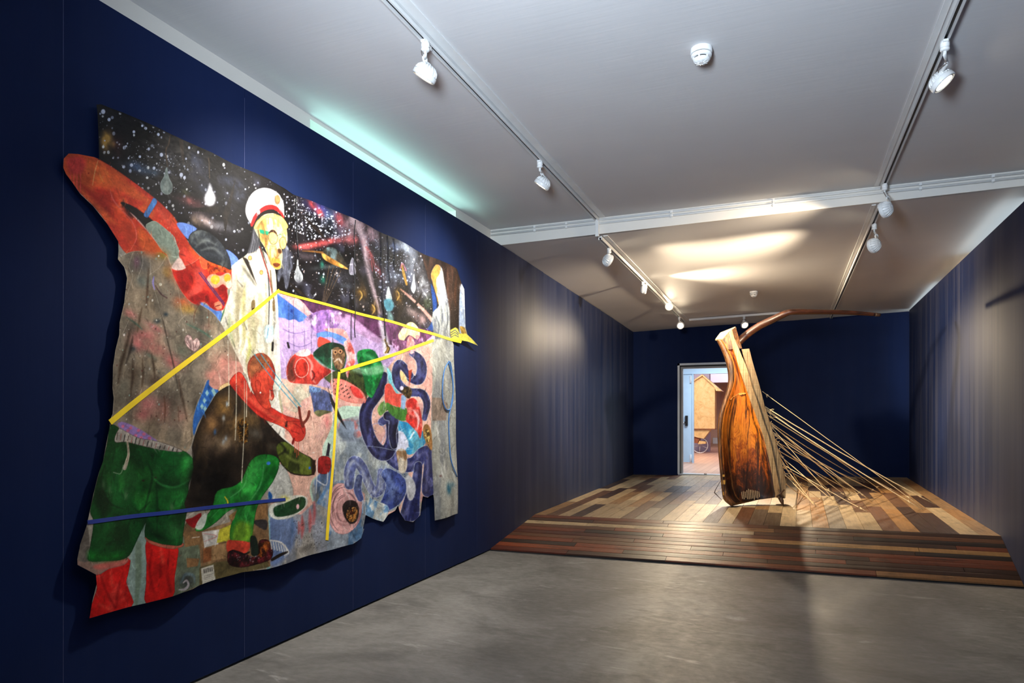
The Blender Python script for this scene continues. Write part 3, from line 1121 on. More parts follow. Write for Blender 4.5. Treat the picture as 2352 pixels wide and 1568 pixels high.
# stations from the neck to the foot: outer left, inner rim, plank left, plank middle (x, y in pixels of the enlarged image crop)
ST = [
    ((570, 331), (598, 322), (654, 292), (676, 268)),
    ((590, 368), (628, 362), (668, 340), (690, 322)),
    ((614, 420), (655, 416), (684, 400), (716, 384)),
    ((634, 478), (682, 474), (704, 460), (742, 446)),
    ((647, 540), (692, 538), (722, 524), (768, 508)),
    ((650, 600), (690, 604), (744, 590), (790, 572)),
    ((640, 662), (672, 666), (768, 655), (808, 640)),
    ((616, 740), (644, 744), (796, 735), (836, 720)),
    ((594, 810), (624, 812), (824, 808), (858, 790)),
    ((583, 882), (614, 884), (850, 880), (880, 862)),
    ((582, 960), (610, 962), (877, 960), (908, 940)),
    ((586, 1040), (613, 1042), (898, 1040), (930, 1020)),
    ((593, 1130), (618, 1132), (917, 1126), (948, 1106)),
    ((601, 1220), (628, 1222), (934, 1212), (966, 1195)),
    ((609, 1300), (640, 1302), (946, 1292), (980, 1275)),
    ((622, 1365), (664, 1350), (953, 1330), (990, 1325)),
    ((668, 1405), (700, 1384), (950, 1350), (992, 1356)),
]
N_ST = 60
flat = spline([[c for p in s for c in p] for s in ST], N_ST)
sculpt = tag(empty('wooden_sculpture', foot), 'tall hollow amber and charred wood hull with beige planks and ropes standing on a spike', 'sculpture')
rim, panel, plank = [], [], []
for k, r in enumerate(flat):
    Lx, Ly, Ix, Iy, Px, Py, Mx, My = r
    t = k / (N_ST - 1)
    wd = max(0.0, (Px - Ix)) / 290.0
    dep = 0.02 + 0.085 * wd
    end = min(1.0, (N_ST - 1 - k) / 5.0)
    back = (0.16 + 0.20 * math.sin(math.pi * min(1, 0.25 + 0.7 * t))) * (0.55 + 0.45 * end)
    lerp = lambda u: (Ix + (Px - Ix) * u, Iy + (Py - Iy) * u)
    rim.append([K(Lx, Ly, 0.10), K(Lx + 3, Ly - 1, 0.03), K(Lx + (Ix - Lx) * 0.35, Ly, -0.012), K(Lx + (Ix - Lx) * 0.75, Iy, -0.008), K(Ix, Iy, 0.012),
                K(*lerp(0.05), 0.03 + dep * 0.5), K(*lerp(0.25), 0.045 + dep), K(*lerp(0.5), 0.05 + dep * 1.15), K(*lerp(0.8), 0.045 + dep * 0.8), K(*lerp(1.0), 0.05),
                K(*lerp(1.0), 0.10 + back), K(*lerp(0.6), 0.16 + back), K(*lerp(0.2), 0.12 + back * 0.95), K(Lx + 8, Ly, 0.10 + back * 0.6)])
    pr = [K(*lerp(u), q) for u, q in ((0.0, 0.008), (0.04, 0.02 + dep * 0.45), (0.14, 0.035 + dep * 0.8), (0.30, 0.038 + dep * 1.02), (0.5, 0.03 + dep * 0.95), (0.62, 0.04 + dep * 1.05), (0.80, 0.035 + dep * 0.72), (0.94, 0.02 + dep * 0.3), (1.0, 0.012))]
    panel.append(pr)
    plank.append([K(Px, Py, 0.0), K(Px + 2, Py, -0.006), K(Mx - 2, My, -0.006), K(Mx, My, 0.0), K(Mx, My, 0.34), K(Px, Py, 0.34)])
hull = MB().loft(rim).build('hull', M_BARK, sculpt)
pm = MB().loft(panel, closed=False, cap=False)
po = pm.build('hollow_face', M_AMBER, sculpt, fixn=False)
sm = po.modifiers.new('solid', 'SOLIDIFY'); sm.thickness = 0.006; sm.offset = 0
MB().loft(plank, smooth=False).build('plank', M_PK1, sculpt)
# second plank, further right
right = [(743, 397), (770, 500), (796, 590), (816, 660), (846, 770), (872, 850), (896, 920), (926, 1010), (948, 1090), (968, 1170), (984, 1250), (990, 1330), (976, 1357)]
r2 = [(787, 393), (812, 490), (836, 570), (856, 640), (884, 750), (912, 840), (932, 905), (962, 1000), (984, 1085), (1004, 1165), (1018, 1240), (1023, 1300), (1019, 1355)]
A2 = spline([list(a_) + list(b_) for a_, b_ in zip(right, r2)], 40)
MB().loft([[K(x0 - 6, y0, 0.03), K(x0, y0, 0.02), K(x1 - 1, y1, 0.024), K(x1, y1, 0.03), K(x1, y1, 0.30), K(x0 - 6, y0, 0.30)] for x0, y0, x1, y1 in A2], smooth=False).build('plank', M_PK2, sculpt)
# sloping cut end of the neck
cap = [K(568, 333, -0.014), K(600, 290, 0.03), K(697, 251, 0.07), K(703, 262, 0.07), K(655, 285, 0.0), K(614, 330, -0.02)]
capb = [p + (K(0, 8) - K(0, 0)) + ray(1660, 770).normalized() * 0.02 for p in cap]
MB().loft([cap, capb], smooth=False).build('cut_end', M_END, sculpt)
# neck block closing the top between rim and planks
nb = [[K(600, 318, 0.02), K(656, 286, 0.0), K(699, 254, 0.06), K(699, 254, 0.3), K(600, 300, 0.3)], [K(640, 400, 0.02), K(690, 395, 0.0), K(741, 392, 0.03), K(741, 392, 0.3), K(640, 395, 0.3)]]
MB().loft(nb, smooth=False).build('plank', M_BARK, sculpt)
# charred foot patch with nails and the spike
m = MB(); m.tube([K(980, 1335, 0.02), K(996, 1375, 0.0), foot + Vector((0, 0, 0.003))], [0.03, 0.022, 0.004], 8)
m.build('spike', M_SPIKE, sculpt)
m = MB()
m.tube([K(962, 1345, -0.02), K(1012, 1300, -0.02)], 0.009, 6)
m.tube([K(975, 1300, -0.02), K(1004, 1352, -0.02)], 0.009, 6)
m.build('cross_sticks', M_SPIKE, sculpt)
# curved pole at the top
pp = [((1692, 790), .26, 8.6), ((1712, 771), .24, 8.6), ((1740, 751), .16, 8.5), ((1772, 735), .04, 8.3), ((1798, 722.5), -.04, 7.8), ((1810, 717.8), -.07, 7.2), ((1822, 716), -.09, 6.8),
      ((1870, 716), -.12, 6.0), ((1920, 716.6), -.14, 5.4), ((1965, 718.6), -.16, 4.8), ((2003, 721.4), -.18, 4.0), ((2022, 723), -.19, 3.4)]
sp = spline([[a_[0][0], a_[0][1], a_[1], a_[2]] for a_ in pp], 48)
m = MB(); m.tube([at_d(x, y, D0 + d) for x, y, d, r in sp[:-3]], [r * (D0 + d) / F for x, y, d, r in sp[:-3]], 14)
pole = m.build('curved_pole', M_POLE, sculpt)
m = MB(); m.tube([at_d(x, y, D0 + d) for x, y, d, r in sp[-4:]], [(r + 0.25) * (D0 + d) / F for x, y, d, r in sp[-4:]], 14)
m.build('pole_tip', M_SPIKE, pole)


# ropes from the plank edge to the platform
def RP(x, y):  # pixels of the enlarged rope crop -> full image pixels
    return 1760 + x / 4.9, 880 + y / 4.9


random.seed(5)
ropes = [  # start x,y ; end x,y (pixels of the rope image crop) ; sag px
    ((-38, 92), (1775, 1418), 0), ((-8, 262), (1915, 1378), 26), ((-4, 300), (1760, 1432), 18), ((0, 285), (1330, 1235), 4), ((0, 345), (1520, 1262), 22),
    ((22, 420), (1165, 1135), 30), ((30, 430), (940, 1240), 0), ((40, 450), (1190, 1342), 6), ((48, 470), (820, 1385), 0), ((66, 540), (1300, 1250), 40),
    ((70, 560), (1150, 1300), 4), ((84, 610), (745, 1245), 6), ((92, 640), (1165, 1140), 34), ((96, 660), (950, 1315), 0), ((110, 700), (400, 1180), 0),
    ((118, 740), (1005, 1245), 10), ((126, 780), (830, 1395), 4), ((140, 800), (360, 1175), 0), ((150, 860), (555, 1392), 0), ((160, 890), (1130, 1450), 8),
    ((172, 930), (760, 1250), 12), ((186, 980), (640, 1338), 6), ((200, 1010), (555, 1388), 0), ((214, 1036), (480, 1180), 6), ((224, 1130), (445, 1290), 8)]
for k, (s, e, sag) in enumerate(ropes):
    sp_, ep = RP(*s), RP(*e)
    a0 = at_d(sp_[0] - 1.5, sp_[1], D0 + 0.10 + 0.12 * random.random())
    b0 = on_platform(*ep) + Vector((0, 0, 0.008))
    m = MB()
    pts = []
    for i in range(13):
        t = i / 12
        q = a0.lerp(b0, t)
        q.z -= 4 * t * (1 - t) * sag / 4.9 * (D0 / F)
        q += Vector((random.uniform(-1, 1), random.uniform(-1, 1), random.uniform(-1, 1))) * 0.0015
        pts.append(q)
    r0 = random.choice([0.0048, 0.0052, 0.0058, 0.0036])
    m.tube(pts, r0, 7)
    dr_ = (b0 - a0).normalized()
    # knots near both ends and loose tails
    for t in (0.035, random.uniform(0.90, 0.94)):
        q = a0.lerp(b0, t); q.z -= 4 * t * (1 - t) * sag / 4.9 * (D0 / F)
        m.lathe([(0.004, -0.02), (0.008, -0.012), (0.010, 0.0), (0.008, 0.012), (0.004, 0.02)], q, dr_, 8)
        tl = Vector((random.uniform(-1, 1), random.uniform(-1, 1), random.uniform(-0.4, 0.8))).normalized()
        m.tube([q, q + tl * 0.03, q + tl * 0.05 + dr_ * 0.02], 0.0028, 5)
    m.build('rope', M_ROPE, sculpt)
M_GOLD = plain('ochre paint patch', srgb(176, 132, 58), 0.5, 0.3, 40)
for x, y, w_, h_ in ((1661.5, 1092, 3, 2.5), (1662, 1107, 4, 5), (1663, 1133, 2.6, 4)):
    m = MB()
    q = [at_d(x - w_, y - h_, D0 - 0.010), at_d(x + w_, y - h_, D0 - 0.010), at_d(x + w_, y + h_, D0 - 0.010), at_d(x - w_, y + h_, D0 - 0.010)]
    n_ = ray(x, y).normalized() * 0.012
    m.loft([q, [p + n_ for p in q]], smooth=False)
    m.build('paint_patch', M_GOLD, sculpt)
# torn ochre strip, scraped patch and the long dark cracks of the hollow face
fr_ = lambda q, dd: at_d(1440 + q[0] / 2.8, 660 + q[1] / 2.8, D0 + dd)
random.seed(9)
top_, bot_ = [], []
for i in range(16):
    t = i / 15
    x, y = 664 + (766 - 664) * t, 716 + (680 - 716) * t - 14 * math.sin(t * 3.1)
    dd = 0.03 + 0.045 * math.sin(math.pi * t)
    top_.append([fr_((x, y - random.uniform(0, 4)), dd), fr_((x, y + random.uniform(3, 13)), dd), fr_((x, y + 4), dd + 0.03), fr_((x, y - 2), dd + 0.03)])
MB().loft(top_, smooth=False).build('torn_strip', M_TORN, sculpt)
m = MB()
for i in range(11):
    x = 738 + i * 11
    y0, y1 = 1296 + 22 * abs(i - 5) / 5 + random.uniform(-6, 6), 1364 - 10 * abs(i - 5) / 5 + random.uniform(-8, 6)
    a1, b1 = fr_((x, y0), 0.085), fr_((x + 5, y1), 0.085)
    m.bar(a1, b1, 0.010, 0.03, up=ray(1700, 1120))
m.build('scraped_patch', plain('scraped grey wood', srgb(132, 112, 86), 0.7, 0.3, 60), sculpt)
# fine strings and a twig at the lower left edge
m = MB()
pts = [(1655, 1104), (1643, 1125), (1641, 1131), (1649, 1139), (1657, 1147)]
m.tube([at_d(x, y, D0 + 0.05) for x, y in pts], [0.003, 0.004, 0.006, 0.004, 0.003], 6)
m.build('twig', M_SPIKE, sculpt)

# ------------------------------------------------------------------ the painting: a cut-out canvas hung on the left wall
PX0, PX1, ZP0, ZP1 = 146.0, 1100.0, 0.36, 2.56
XP = -2.59 + 0.034
NCOL, NROW = 800, 820


class Canvas:
    """pigment on the nodes of the canvas mesh; shape coordinates are image pixels cast onto the canvas plane"""

    def __init__(self):
        self.px = np.linspace(PX0, PX1, NCOL)
        a = (self.px - CX) / F
        t = XP / (-S_ + a * C_)
        self.Y = t * (C_ + a * S_)
        self.d = t
        self.z = np.linspace(ZP0, ZP1, NROW)
        self.PY = HZ - F * (self.z[None, :] - EYE) / self.d[:, None]
        self.PXf = np.repeat(self.px[:, None], NROW, 1).ravel()
        self.PYf = self.PY.ravel()
        self.U = np.repeat(self.Y[:, None], NROW, 1).ravel()
        self.W = np.repeat(self.z[None, :], NCOL, 0).ravel()
        self.col = np.zeros((NCOL * NROW, 3), np.float32) + np.array([168, 160, 148], np.float32)
        self.rng = np.random.RandomState(3)
        self.nz = {}

    def noise(self, su, sw, seed=0):
        k = (su, sw, seed)
        if k in self.nz:
            return self.nz[k]
        r = np.random.RandomState(seed + 17)
        tot = np.zeros(NCOL * NROW, np.float32)
        amp = 1.0
        for o in range(4):
            lat = r.rand(128, 128).astype(np.float32)
            u = self.U * su * 2 ** o
            w = self.W * sw * 2 ** o
            iu, iw = np.floor(u).astype(int), np.floor(w).astype(int)
            fu, fw = u - iu, w - iw
            fu = fu * fu * (3 - 2 * fu); fw = fw * fw * (3 - 2 * fw)
            g = lambda i, j: lat[i % 128, j % 128]
            v = (g(iu, iw) * (1 - fu) + g(iu + 1, iw) * fu) * (1 - fw) + (g(iu, iw + 1) * (1 - fu) + g(iu + 1, iw + 1) * fu) * fw
            tot += amp * (v - 0.5)
            amp *= 0.6
        self.nz[k] = tot
        return tot

    def sel(self, x0, x1, y0, y1):
        j0 = max(0, int((x0 - PX0) / (PX1 - PX0) * (NCOL - 1)))
        j1 = min(NCOL, int((x1 - PX0) / (PX1 - PX0) * (NCOL - 1)) + 2)
        if j1 <= j0:
            return np.zeros(0, int)
        blk = slice(j0 * NROW, j1 * NROW)
        m = (self.PYf[blk] >= y0) & (self.PYf[blk] <= y1)
        return np.nonzero(m)[0] + j0 * NROW

    @staticmethod
    def curve(pts, closed, n=3):
        p = np.array(pts, float)
        out = []
        N = len(p)
        for i in range(N if closed else N - 1):
            if closed:
                a, b, c, d = p[i - 1], p[i], p[(i + 1) % N], p[(i + 2) % N]
            else:
                a, b, c, d = p[max(i - 1, 0)], p[i], p[i + 1], p[min(i + 2, N - 1)]
            for k in range(n):
                t = k / n
                out.append(0.5 * ((2 * b) + (c - a) * t + (2 * a - 5 * b + 4 * c - d) * t * t + (3 * b - a - 3 * c + d) * t ** 3))
        if not closed:
            out.append(p[-1])
        return np.array(out)

    def sdf(self, poly, idx):
        x = self.PXf[idx]; y = self.PYf[idx]
        d2 = np.full(len(idx), 1e9)
        ins = np.zeros(len(idx), bool)
        for i in range(len(poly)):
            ax, ay = poly[i - 1]; bx, by = poly[i]
            ex, ey = bx - ax, by - ay
            L = ex * ex + ey * ey + 1e-9
            t = np.clip(((x - ax) * ex + (y - ay) * ey) / L, 0, 1)
            dx, dy = x - ax - t * ex, y - ay - t * ey
            np.minimum(d2, dx * dx + dy * dy, out=d2)
            if ay != by:
                c = (ay > y) != (by > y)
                ins ^= c & (x < (bx - ax) * (y - ay) / (by - ay) + ax)
        d = np.sqrt(d2)
        return np.where(ins, -d, d)

    def put(self, idx, alpha, col, amp=0.0, scale=(9, 9), seed=0, col2=None, thr=0.1):
        c = np.zeros((len(idx), 3), np.float32) + np.array(col, np.float32)
        if col2 is not None:
            n = self.noise(scale[0], scale[1], seed + 5)[idx]
            k = np.clip((n - thr) / 0.25 + 0.5, 0, 1)[:, None]
            c = c * (1 - k) + np.array(col2, np.float32) * k
        if amp:
            c = c * (1 + amp * 1.6 * self.noise(scale[0] * 1.7, scale[1] * 1.7, seed)[idx])[:, None]
        a = np.clip(alpha, 0, 1)[:, None]
        self.col[idx] = self.col[idx] * (1 - a) + np.clip(c, 0, 255) * a

    def fill(self, pts, col, amp=0.14, scale=(9, 9), seed=0, smooth=True, feather=1.0, edge=None, alpha=1.0, col2=None, thr=0.1):
        poly = self.curve(pts, True) if smooth else np.array(pts, float)
        pad = feather + 3 + (edge[1] if edge else 0)
        idx = self.sel(poly[:, 0].min() - pad, poly[:, 0].max() + pad, poly[:, 1].min() - pad, poly[:, 1].max() + pad)
        if not len(idx):
            return
        s = self.sdf(poly, idx)
        if edge:
            self.put(idx, np.clip(0.5 - (s - edge[1]) / 1.2, 0, 1) * alpha, edge[0])
        self.put(idx, np.clip(0.5 - s / (2 * feather), 0, 1) * alpha, col, amp, scale, seed, col2, thr)

    def stroke(self, pts, w, col, alpha=1.0, feather=0.8, amp=0.1, smooth=True, seed=0, edge=None, scale=(9, 9), col2=None, thr=0.1):
        p = np.array(pts, float)
        ws = np.array(w if isinstance(w, (list, tuple)) else [w] * len(p), float)
        q = self.curve(np.column_stack([p, ws]), False, 4) if smooth and len(p) > 2 else np.column_stack([p, ws])
        pad = q[:, 2].max() + feather + 3
        idx = self.sel(q[:, 0].min() - pad, q[:, 0].max() + pad, q[:, 1].min() - pad, q[:, 1].max() + pad)
        if not len(idx):
            return
        x = self.PXf[idx]; y = self.PYf[idx]
        s = np.full(len(idx), 1e9)
        for i in range(len(q) - 1):
            ax, ay, aw = q[i]; bx, by, bw = q[i + 1]
            ex, ey = bx - ax, by - ay
            t = np.clip(((x - ax) * ex + (y - ay) * ey) / (ex * ex + ey * ey + 1e-9), 0, 1)
            d = np.hypot(x - ax - t * ex, y - ay - t * ey) - (aw + (bw - aw) * t) / 2
            np.minimum(s, d, out=s)
        if edge:
            self.put(idx, np.clip(0.5 - (s - edge[1]) / 1.2, 0, 1) * alpha, edge[0])
        self.put(idx, np.clip(0.5 - s / (2 * feather), 0, 1) * alpha, col, amp, scale, seed, col2, thr)

    def blob(self, x, y, rx, ry, col, alpha=0.8, rot=0.0, hard=0.0, seed=0, amp=0.1):
        R = max(rx, ry) * 2.2
        idx = self.sel(x - R, x + R, y - R, y + R)
        if not len(idx):
            return
        dx = self.PXf[idx] - x; dy = self.PYf[idx] - y
        c, s = math.cos(rot), math.sin(rot)
        r = np.hypot((dx * c + dy * s) / rx, (-dx * s + dy * c) / ry)
        if hard:
            a = np.clip(0.5 - (r - 1) * min(rx, ry) / hard, 0, 1)
        else:
            a = np.exp(-(r ** 2) * 1.6)
            a = a * np.clip(1 + 1.1 * self.noise(14, 14, seed + 2)[idx], 0, 1.4)
        self.put(idx, a * alpha, col, amp, seed=seed)

    def splat(self, n, region, cols, r=(0.5, 1.8), alpha=(0.5, 1.0), seed=1):
        rg = np.random.RandomState(seed)
        reg = np.array(region, float)
        x0, y0 = reg.min(0); x1, y1 = reg.max(0)
        made = 0
        while made < n:
            x, y = rg.uniform(x0, x1), rg.uniform(y0, y1)
            ins = False
            for i in range(len(reg)):
                ax, ay = reg[i - 1]; bx, by = reg[i]
                if (ay > y) != (by > y) and x < (bx - ax) * (y - ay) / (by - ay) + ax:
                    ins = not ins
            made += 1
            if not ins:
                continue
            rr = r[0] + (r[1] - r[0]) * rg.rand() ** 3
            self.blob(x, y, rr, rr * rg.uniform(1.0, 1.5), cols[rg.randint(len(cols))], rg.uniform(*alpha), hard=1.0, amp=0)

    def folds(self, region, lines, col, w=6, alpha=0.5):
        for l in lines:
            self.stroke(l, [1] + [w] * (len(l) - 2) + [1], col, alpha, feather=w * 0.5)


def crop(ox, oy, s):  # pixels of an enlarged image crop -> full image pixels
    return lambda *p: [(ox + x / s, oy + y / s) for x, y in p]


A = crop(130, 220, 3.92); B = crop(550, 380, 3.734); Cs = crop(150, 560, 3.563)
D = crop(600, 700, 2.904); E_ = crop(150, 950, 3.2); G = crop(420, 760, 2.8); O = crop(0, 0, 1)

cv = Canvas()
outline = (A((371, 76), (412, 72), (505, 112), (600, 150), (760, 225), (900, 292), (1000, 346), (1130, 405), (1400, 512), (1600, 612), (1800, 695), (1950, 765))
           + B((50, 38), (200, 92), (400, 195), (480, 245), (620, 290), (740, 343), (860, 404), (980, 458), (1100, 515), (1200, 572), (1300, 615), (1400, 664), (1500, 718), (1570, 750), (1700, 800), (1800, 850), (1862, 885), (1872, 915), (1905, 1012), (1926, 1060), (1932, 1200), (1940, 1390), (1955, 1450), (2040, 1545), (1955, 1508), (1838, 1484))
           + D((1298, 264), (1297, 400), (1300, 600), (1303, 900), (1310, 1180), (1308, 1390), (1155, 1437), (1150, 1300), (1145, 1262), (1105, 1284), (1066, 1274), (1060, 1310), (1054, 1400), (1012, 1447), (962, 1437), (925, 1382), (913, 1335), (895, 1372), (856, 1398), (830, 1447), (762, 1425), (702, 1400), (692, 1450), (680, 1500))
           + G((1172, 1270), (1148, 1332), (1095, 1368), (905, 1416), (720, 1470), (540, 1530))
           + E_((1300, 1165), (1130, 1215), (1000, 1262), (940, 1290), (855, 1312), (780, 1337), (590, 1390), (475, 1417), (300, 1462), (165, 1500), (185, 1370), (218, 1250), (214, 1180), (75, 1108), (74, 1065), (100, 950), (150, 820), (205, 600), (250, 440), (285, 350), (310, 220), (334, 90))
           + Cs((374, 1440), (394, 1390), (400, 1260), (387, 1180), (390, 1000), (410, 870), (445, 740), (450, 640), (490, 480), (515, 280), (492, 190), (441, 125))
           + A((568, 1400), (566, 1310), (470, 1150), (350, 990), (240, 880), (180, 790), (112, 700), (85, 640), (88, 560), (130, 515), (210, 519), (350, 548), (394, 566), (386, 300), (379, 130)))

# --- night sky
cv.fill(O((215, 230), (420, 290), (700, 420), (900, 540), (1070, 620), (1070, 790), (1000, 775), (636, 668), (600, 700), (520, 640), (440, 560), (330, 470), (225, 370)), (24, 21, 24), 0.5, (5, 5), 1, False, col2=(58, 58, 70), thr=0.28)
for x, y, rx, ry, c, al, ro in [
        (455, 395, 62, 120, (176, 138, 74), .95, 0), (520, 440, 30, 40, (190, 150, 90), .7, 0), (560, 460, 60, 130, (70, 40, 40), .7, 0),
        (700, 640, 150, 60, (66, 82, 108), .8, .3), (830, 690, 120, 45, (80, 100, 120), .6, .25), (1000, 560, 200, 70, (52, 56, 70), .7, .5), (1240, 600, 140, 90, (86, 92, 112), .6, .6),
        (1130, 870, 60, 40, (92, 98, 60), .6, .4), (1190, 960, 170, 50, (150, 92, 90), .75, .3), (1330, 1120, 150, 60, (200, 176, 170), .8, .5), (1480, 1180, 150, 45, (160, 160, 168), .7, .3),
        (1250, 1140, 90, 40, (150, 130, 112), .7, .8), (1600, 780, 140, 60, (88, 98, 126), .7, .4), (1650, 900, 60, 70, (100, 112, 140), .6, 0), (1320, 830, 130, 60, (80, 88, 110), .5, .4), (1000, 700, 160, 40, (60, 66, 82), .5, .3)]:
    (q,) = A((x, y)); cv.blob(q[0], q[1], rx / 3.92, ry / 3.92, c, al, ro)
for x, y, rx, ry, c, al, ro in [
        (700, 360, 160, 70, (66, 66, 124), .8, .5), (800, 430, 80, 80, (120, 150, 190), .5, .5), (650, 330, 30, 70, (206, 84, 84), .9, -.5), (710, 400, 26, 60, (196, 88, 90), .8, -.5), (860, 470, 40, 90, (200, 90, 96), .75, -.3),
        (1000, 520, 120, 90, (206, 176, 182), .85, .6), (1110, 580, 110, 70, (214, 176, 184), .85, .6), (940, 600, 60, 120, (184, 150, 160), .6, -.3),
        (640, 680, 130, 28, (206, 92, 90), .9, -.12), (780, 650, 120, 34, (206, 96, 96), .85, -.1), (980, 640, 110, 40, (206, 110, 112), .85, .05), (1090, 720, 40, 120, (206, 130, 134), .85, -.45), (1180, 900, 40, 100, (186, 92, 96), .75, -.45),
        (560, 700, 90, 26, (196, 92, 92), .75, .1), (600, 780, 90, 40, (110, 98, 104), .6, .1), (760, 870, 160, 26, (100, 110, 112), .6, -.1),
        (1300, 690, 90, 60, (110, 126, 170), .7, .5), (1420, 700, 130, 70, (176, 188, 206), .75, .6), (1480, 850, 110, 130, (150, 158, 172), .7, .5), (1560, 1000, 90, 150, (158, 162, 168), .75, -.3), (1420, 960, 100, 90, (106, 114, 140), .7, .3),
        (1620, 1180, 70, 80, (74, 84, 62), .8, .3), (1590, 1100, 60, 70, (150, 150, 152), .6, 0), (1480, 1250, 110, 50, (146, 132, 132), .7, .5), (1560, 1310, 90, 60, (176, 150, 150), .75, .6),
        (1300, 960, 80, 60, (150, 160, 176), .6, 0), (900, 1030, 140, 30, (80, 86, 94), .6, .1), (1090, 900, 90, 60, (90, 84, 100), .6, .3), (880, 960, 140, 60, (70, 74, 84), .5, 0), (720, 980, 30, 60, (40, 120, 100), .6, 0), (715, 850, 22, 40, (60, 150, 130), .6, 0)]:
    (q,) = B((x, y)); cv.blob(q[0], q[1], rx / 3.734, ry / 3.734, c, al, ro)
sky1 = O((224, 240), (340, 272), (480, 340), (640, 420), (700, 470), (640, 640), (500, 560), (400, 500), (300, 420), (232, 370))
sky2 = O((640, 420), (860, 530), (980, 590), (1000, 760), (860, 720), (660, 665), (660, 480))
cv.splat(700, sky1, [(214, 216, 230), (190, 196, 214), (226, 226, 226)], (0.5, 3.4), (.55, 1), 4)
cv.splat(260, A((620, 350), (1000, 500), (1250, 640), (1000, 900), (640, 640)), [(226, 228, 236)], (0.4, 1.6), (.6, 1), 5)
cv.splat(1300, sky2, [(216, 222, 240), (200, 206, 224), (232, 216, 214)], (0.4, 2.0), (.5, 1), 6)
cv.splat(500, B((480, 300), (800, 400), (1000, 640), (700, 640), (480, 560)), [(224, 230, 244)], (0.5, 2.2), (.6, 1), 7)
cv.splat(260, B((1000, 560), (1400, 720), (1500, 1000), (1200, 1000)), [(210, 220, 240)], (0.5, 2.4), (.6, 1), 8)
for x, y, r in [(430, 140, 18), (480, 212, 13), (688, 326, 11), (896, 352, 12), (948, 325, 13), (812, 482, 11), (665, 625, 13), (855, 655, 12), (920, 535, 15), (1145, 570, 9), (735, 550, 10), (1160, 668, 9), (1100, 715, 16), (1130, 740, 13), (1045, 1105, 10), (1175, 470, 11), (1582, 1222, 10), (600, 640, 12), (620, 455, 9), (760, 272, 9)]:
    (q,) = A((x, y)); cv.blob(q[0], q[1], r / 3.92, r * 1.2 / 3.92, (206, 210, 226), .95, hard=1.2)
# light beam
cv.stroke(B((960, 450), (1060, 620), (1090, 800), (1130, 980), (1170, 1140), (1190, 1260)), [13, 12, 9, 9, 9, 8], (214, 190, 196), .8, 4)
cv.stroke(B((1090, 700), (1140, 780), (1150, 900)), [3, 5, 3], (206, 110, 112), .8, 2)
cv.stroke(B((1370, 1060), (1440, 1110), (1520, 1170), (1600, 1250), (1660, 1330)), [3, 6, 6, 7, 8], (206, 160, 150), .9, 1.5)
# teardrops, bulbs
cv.stroke(A((1000, 360), (985, 440), (960, 500), (975, 640)), [2, 3, 3, 2], (92, 72, 52), .9, 1)
cv.stroke(A((1100, 400), (1110, 520), (1125, 620)), [10, 8, 1], (70, 56, 46), .8, 1)
cv.stroke(A((1365, 560), (1370, 740)), 2.4, (96, 80, 62), .8, 1)
cv.fill(A((965, 650), (985, 740), (1020, 810), (1010, 870), (970, 890), (925, 860), (915, 790), (945, 730)), (112, 122, 118), .3, edge=((170, 178, 176), .6))
cv.fill(A((965, 770), (985, 820), (975, 860), (935, 840)), (140, 148, 142), .3, feather=3)
cv.blob(*A((1370, 935))[0], 15, 17, (246, 244, 246), 1.0); cv.blob(*A((1372, 930))[0], 9, 12, (255, 255, 255), 1.0)
cv.fill(A((1370, 790), (1395, 850), (1420, 920), (1400, 980), (1345, 985), (1320, 920), (1350, 850)), (236, 236, 240), .1, feather=3)
for pts, c in [(B((512, 805), (520, 880), (550, 940), (545, 985), (510, 1000), (482, 970), (485, 920), (503, 870)), (168, 172, 176)),
               (B((970, 790), (1000, 860), (1000, 920), (960, 935), (945, 900)), (150, 146, 160)),
               (B((1268, 1040), (1280, 1090), (1292, 1140), (1275, 1165), (1250, 1150), (1252, 1100)), (196, 206, 206)),
               (B((1500, 930), (1510, 1000), (1520, 1050), (1500, 1092), (1475, 1050), (1490, 1000)), (190, 202, 212))]:
    cv.fill(pts, c, .2, edge=((206, 210, 214), .6), feather=1.4)
cv.blob(*B((515, 1000))[0], 12, 9, (96, 96, 104), .7)
cv.fill(B((1235, 1150), (1290, 1150), (1312, 1210), (1280, 1250), (1245, 1240), (1228, 1200)), (92, 146, 162), .2, feather=2)
cv.fill(B((1255, 1260), (1300, 1290), (1305, 1420), (1280, 1500), (1262, 1440)), (150, 190, 186), .2, feather=3, alpha=.7)
# spears and shards
for pts in [A((1150, 1018), (1450, 996), (1450, 1060), (1150, 1030)), A((1612, 752), (1545, 1050), (1502, 1245), (1482, 1060), (1530, 960)), B((548, 405), (700, 540), (775, 655), (660, 540)),
            B((985, 840), (1060, 960), (1110, 1170), (1040, 1010)), B((1140, 780), (1175, 960), (1200, 1260), (1160, 1010)), B((1420, 1160), (1350, 1350), (1310, 1430), (1350, 1250)),
            B((1508, 1190), (1580, 1085), (1560, 1160), (1495, 1230)), B((400, 975), (520, 1060), (655, 1190), (500, 1080))]:
    cv.fill(pts, (40, 33, 29), .25, smooth=False)
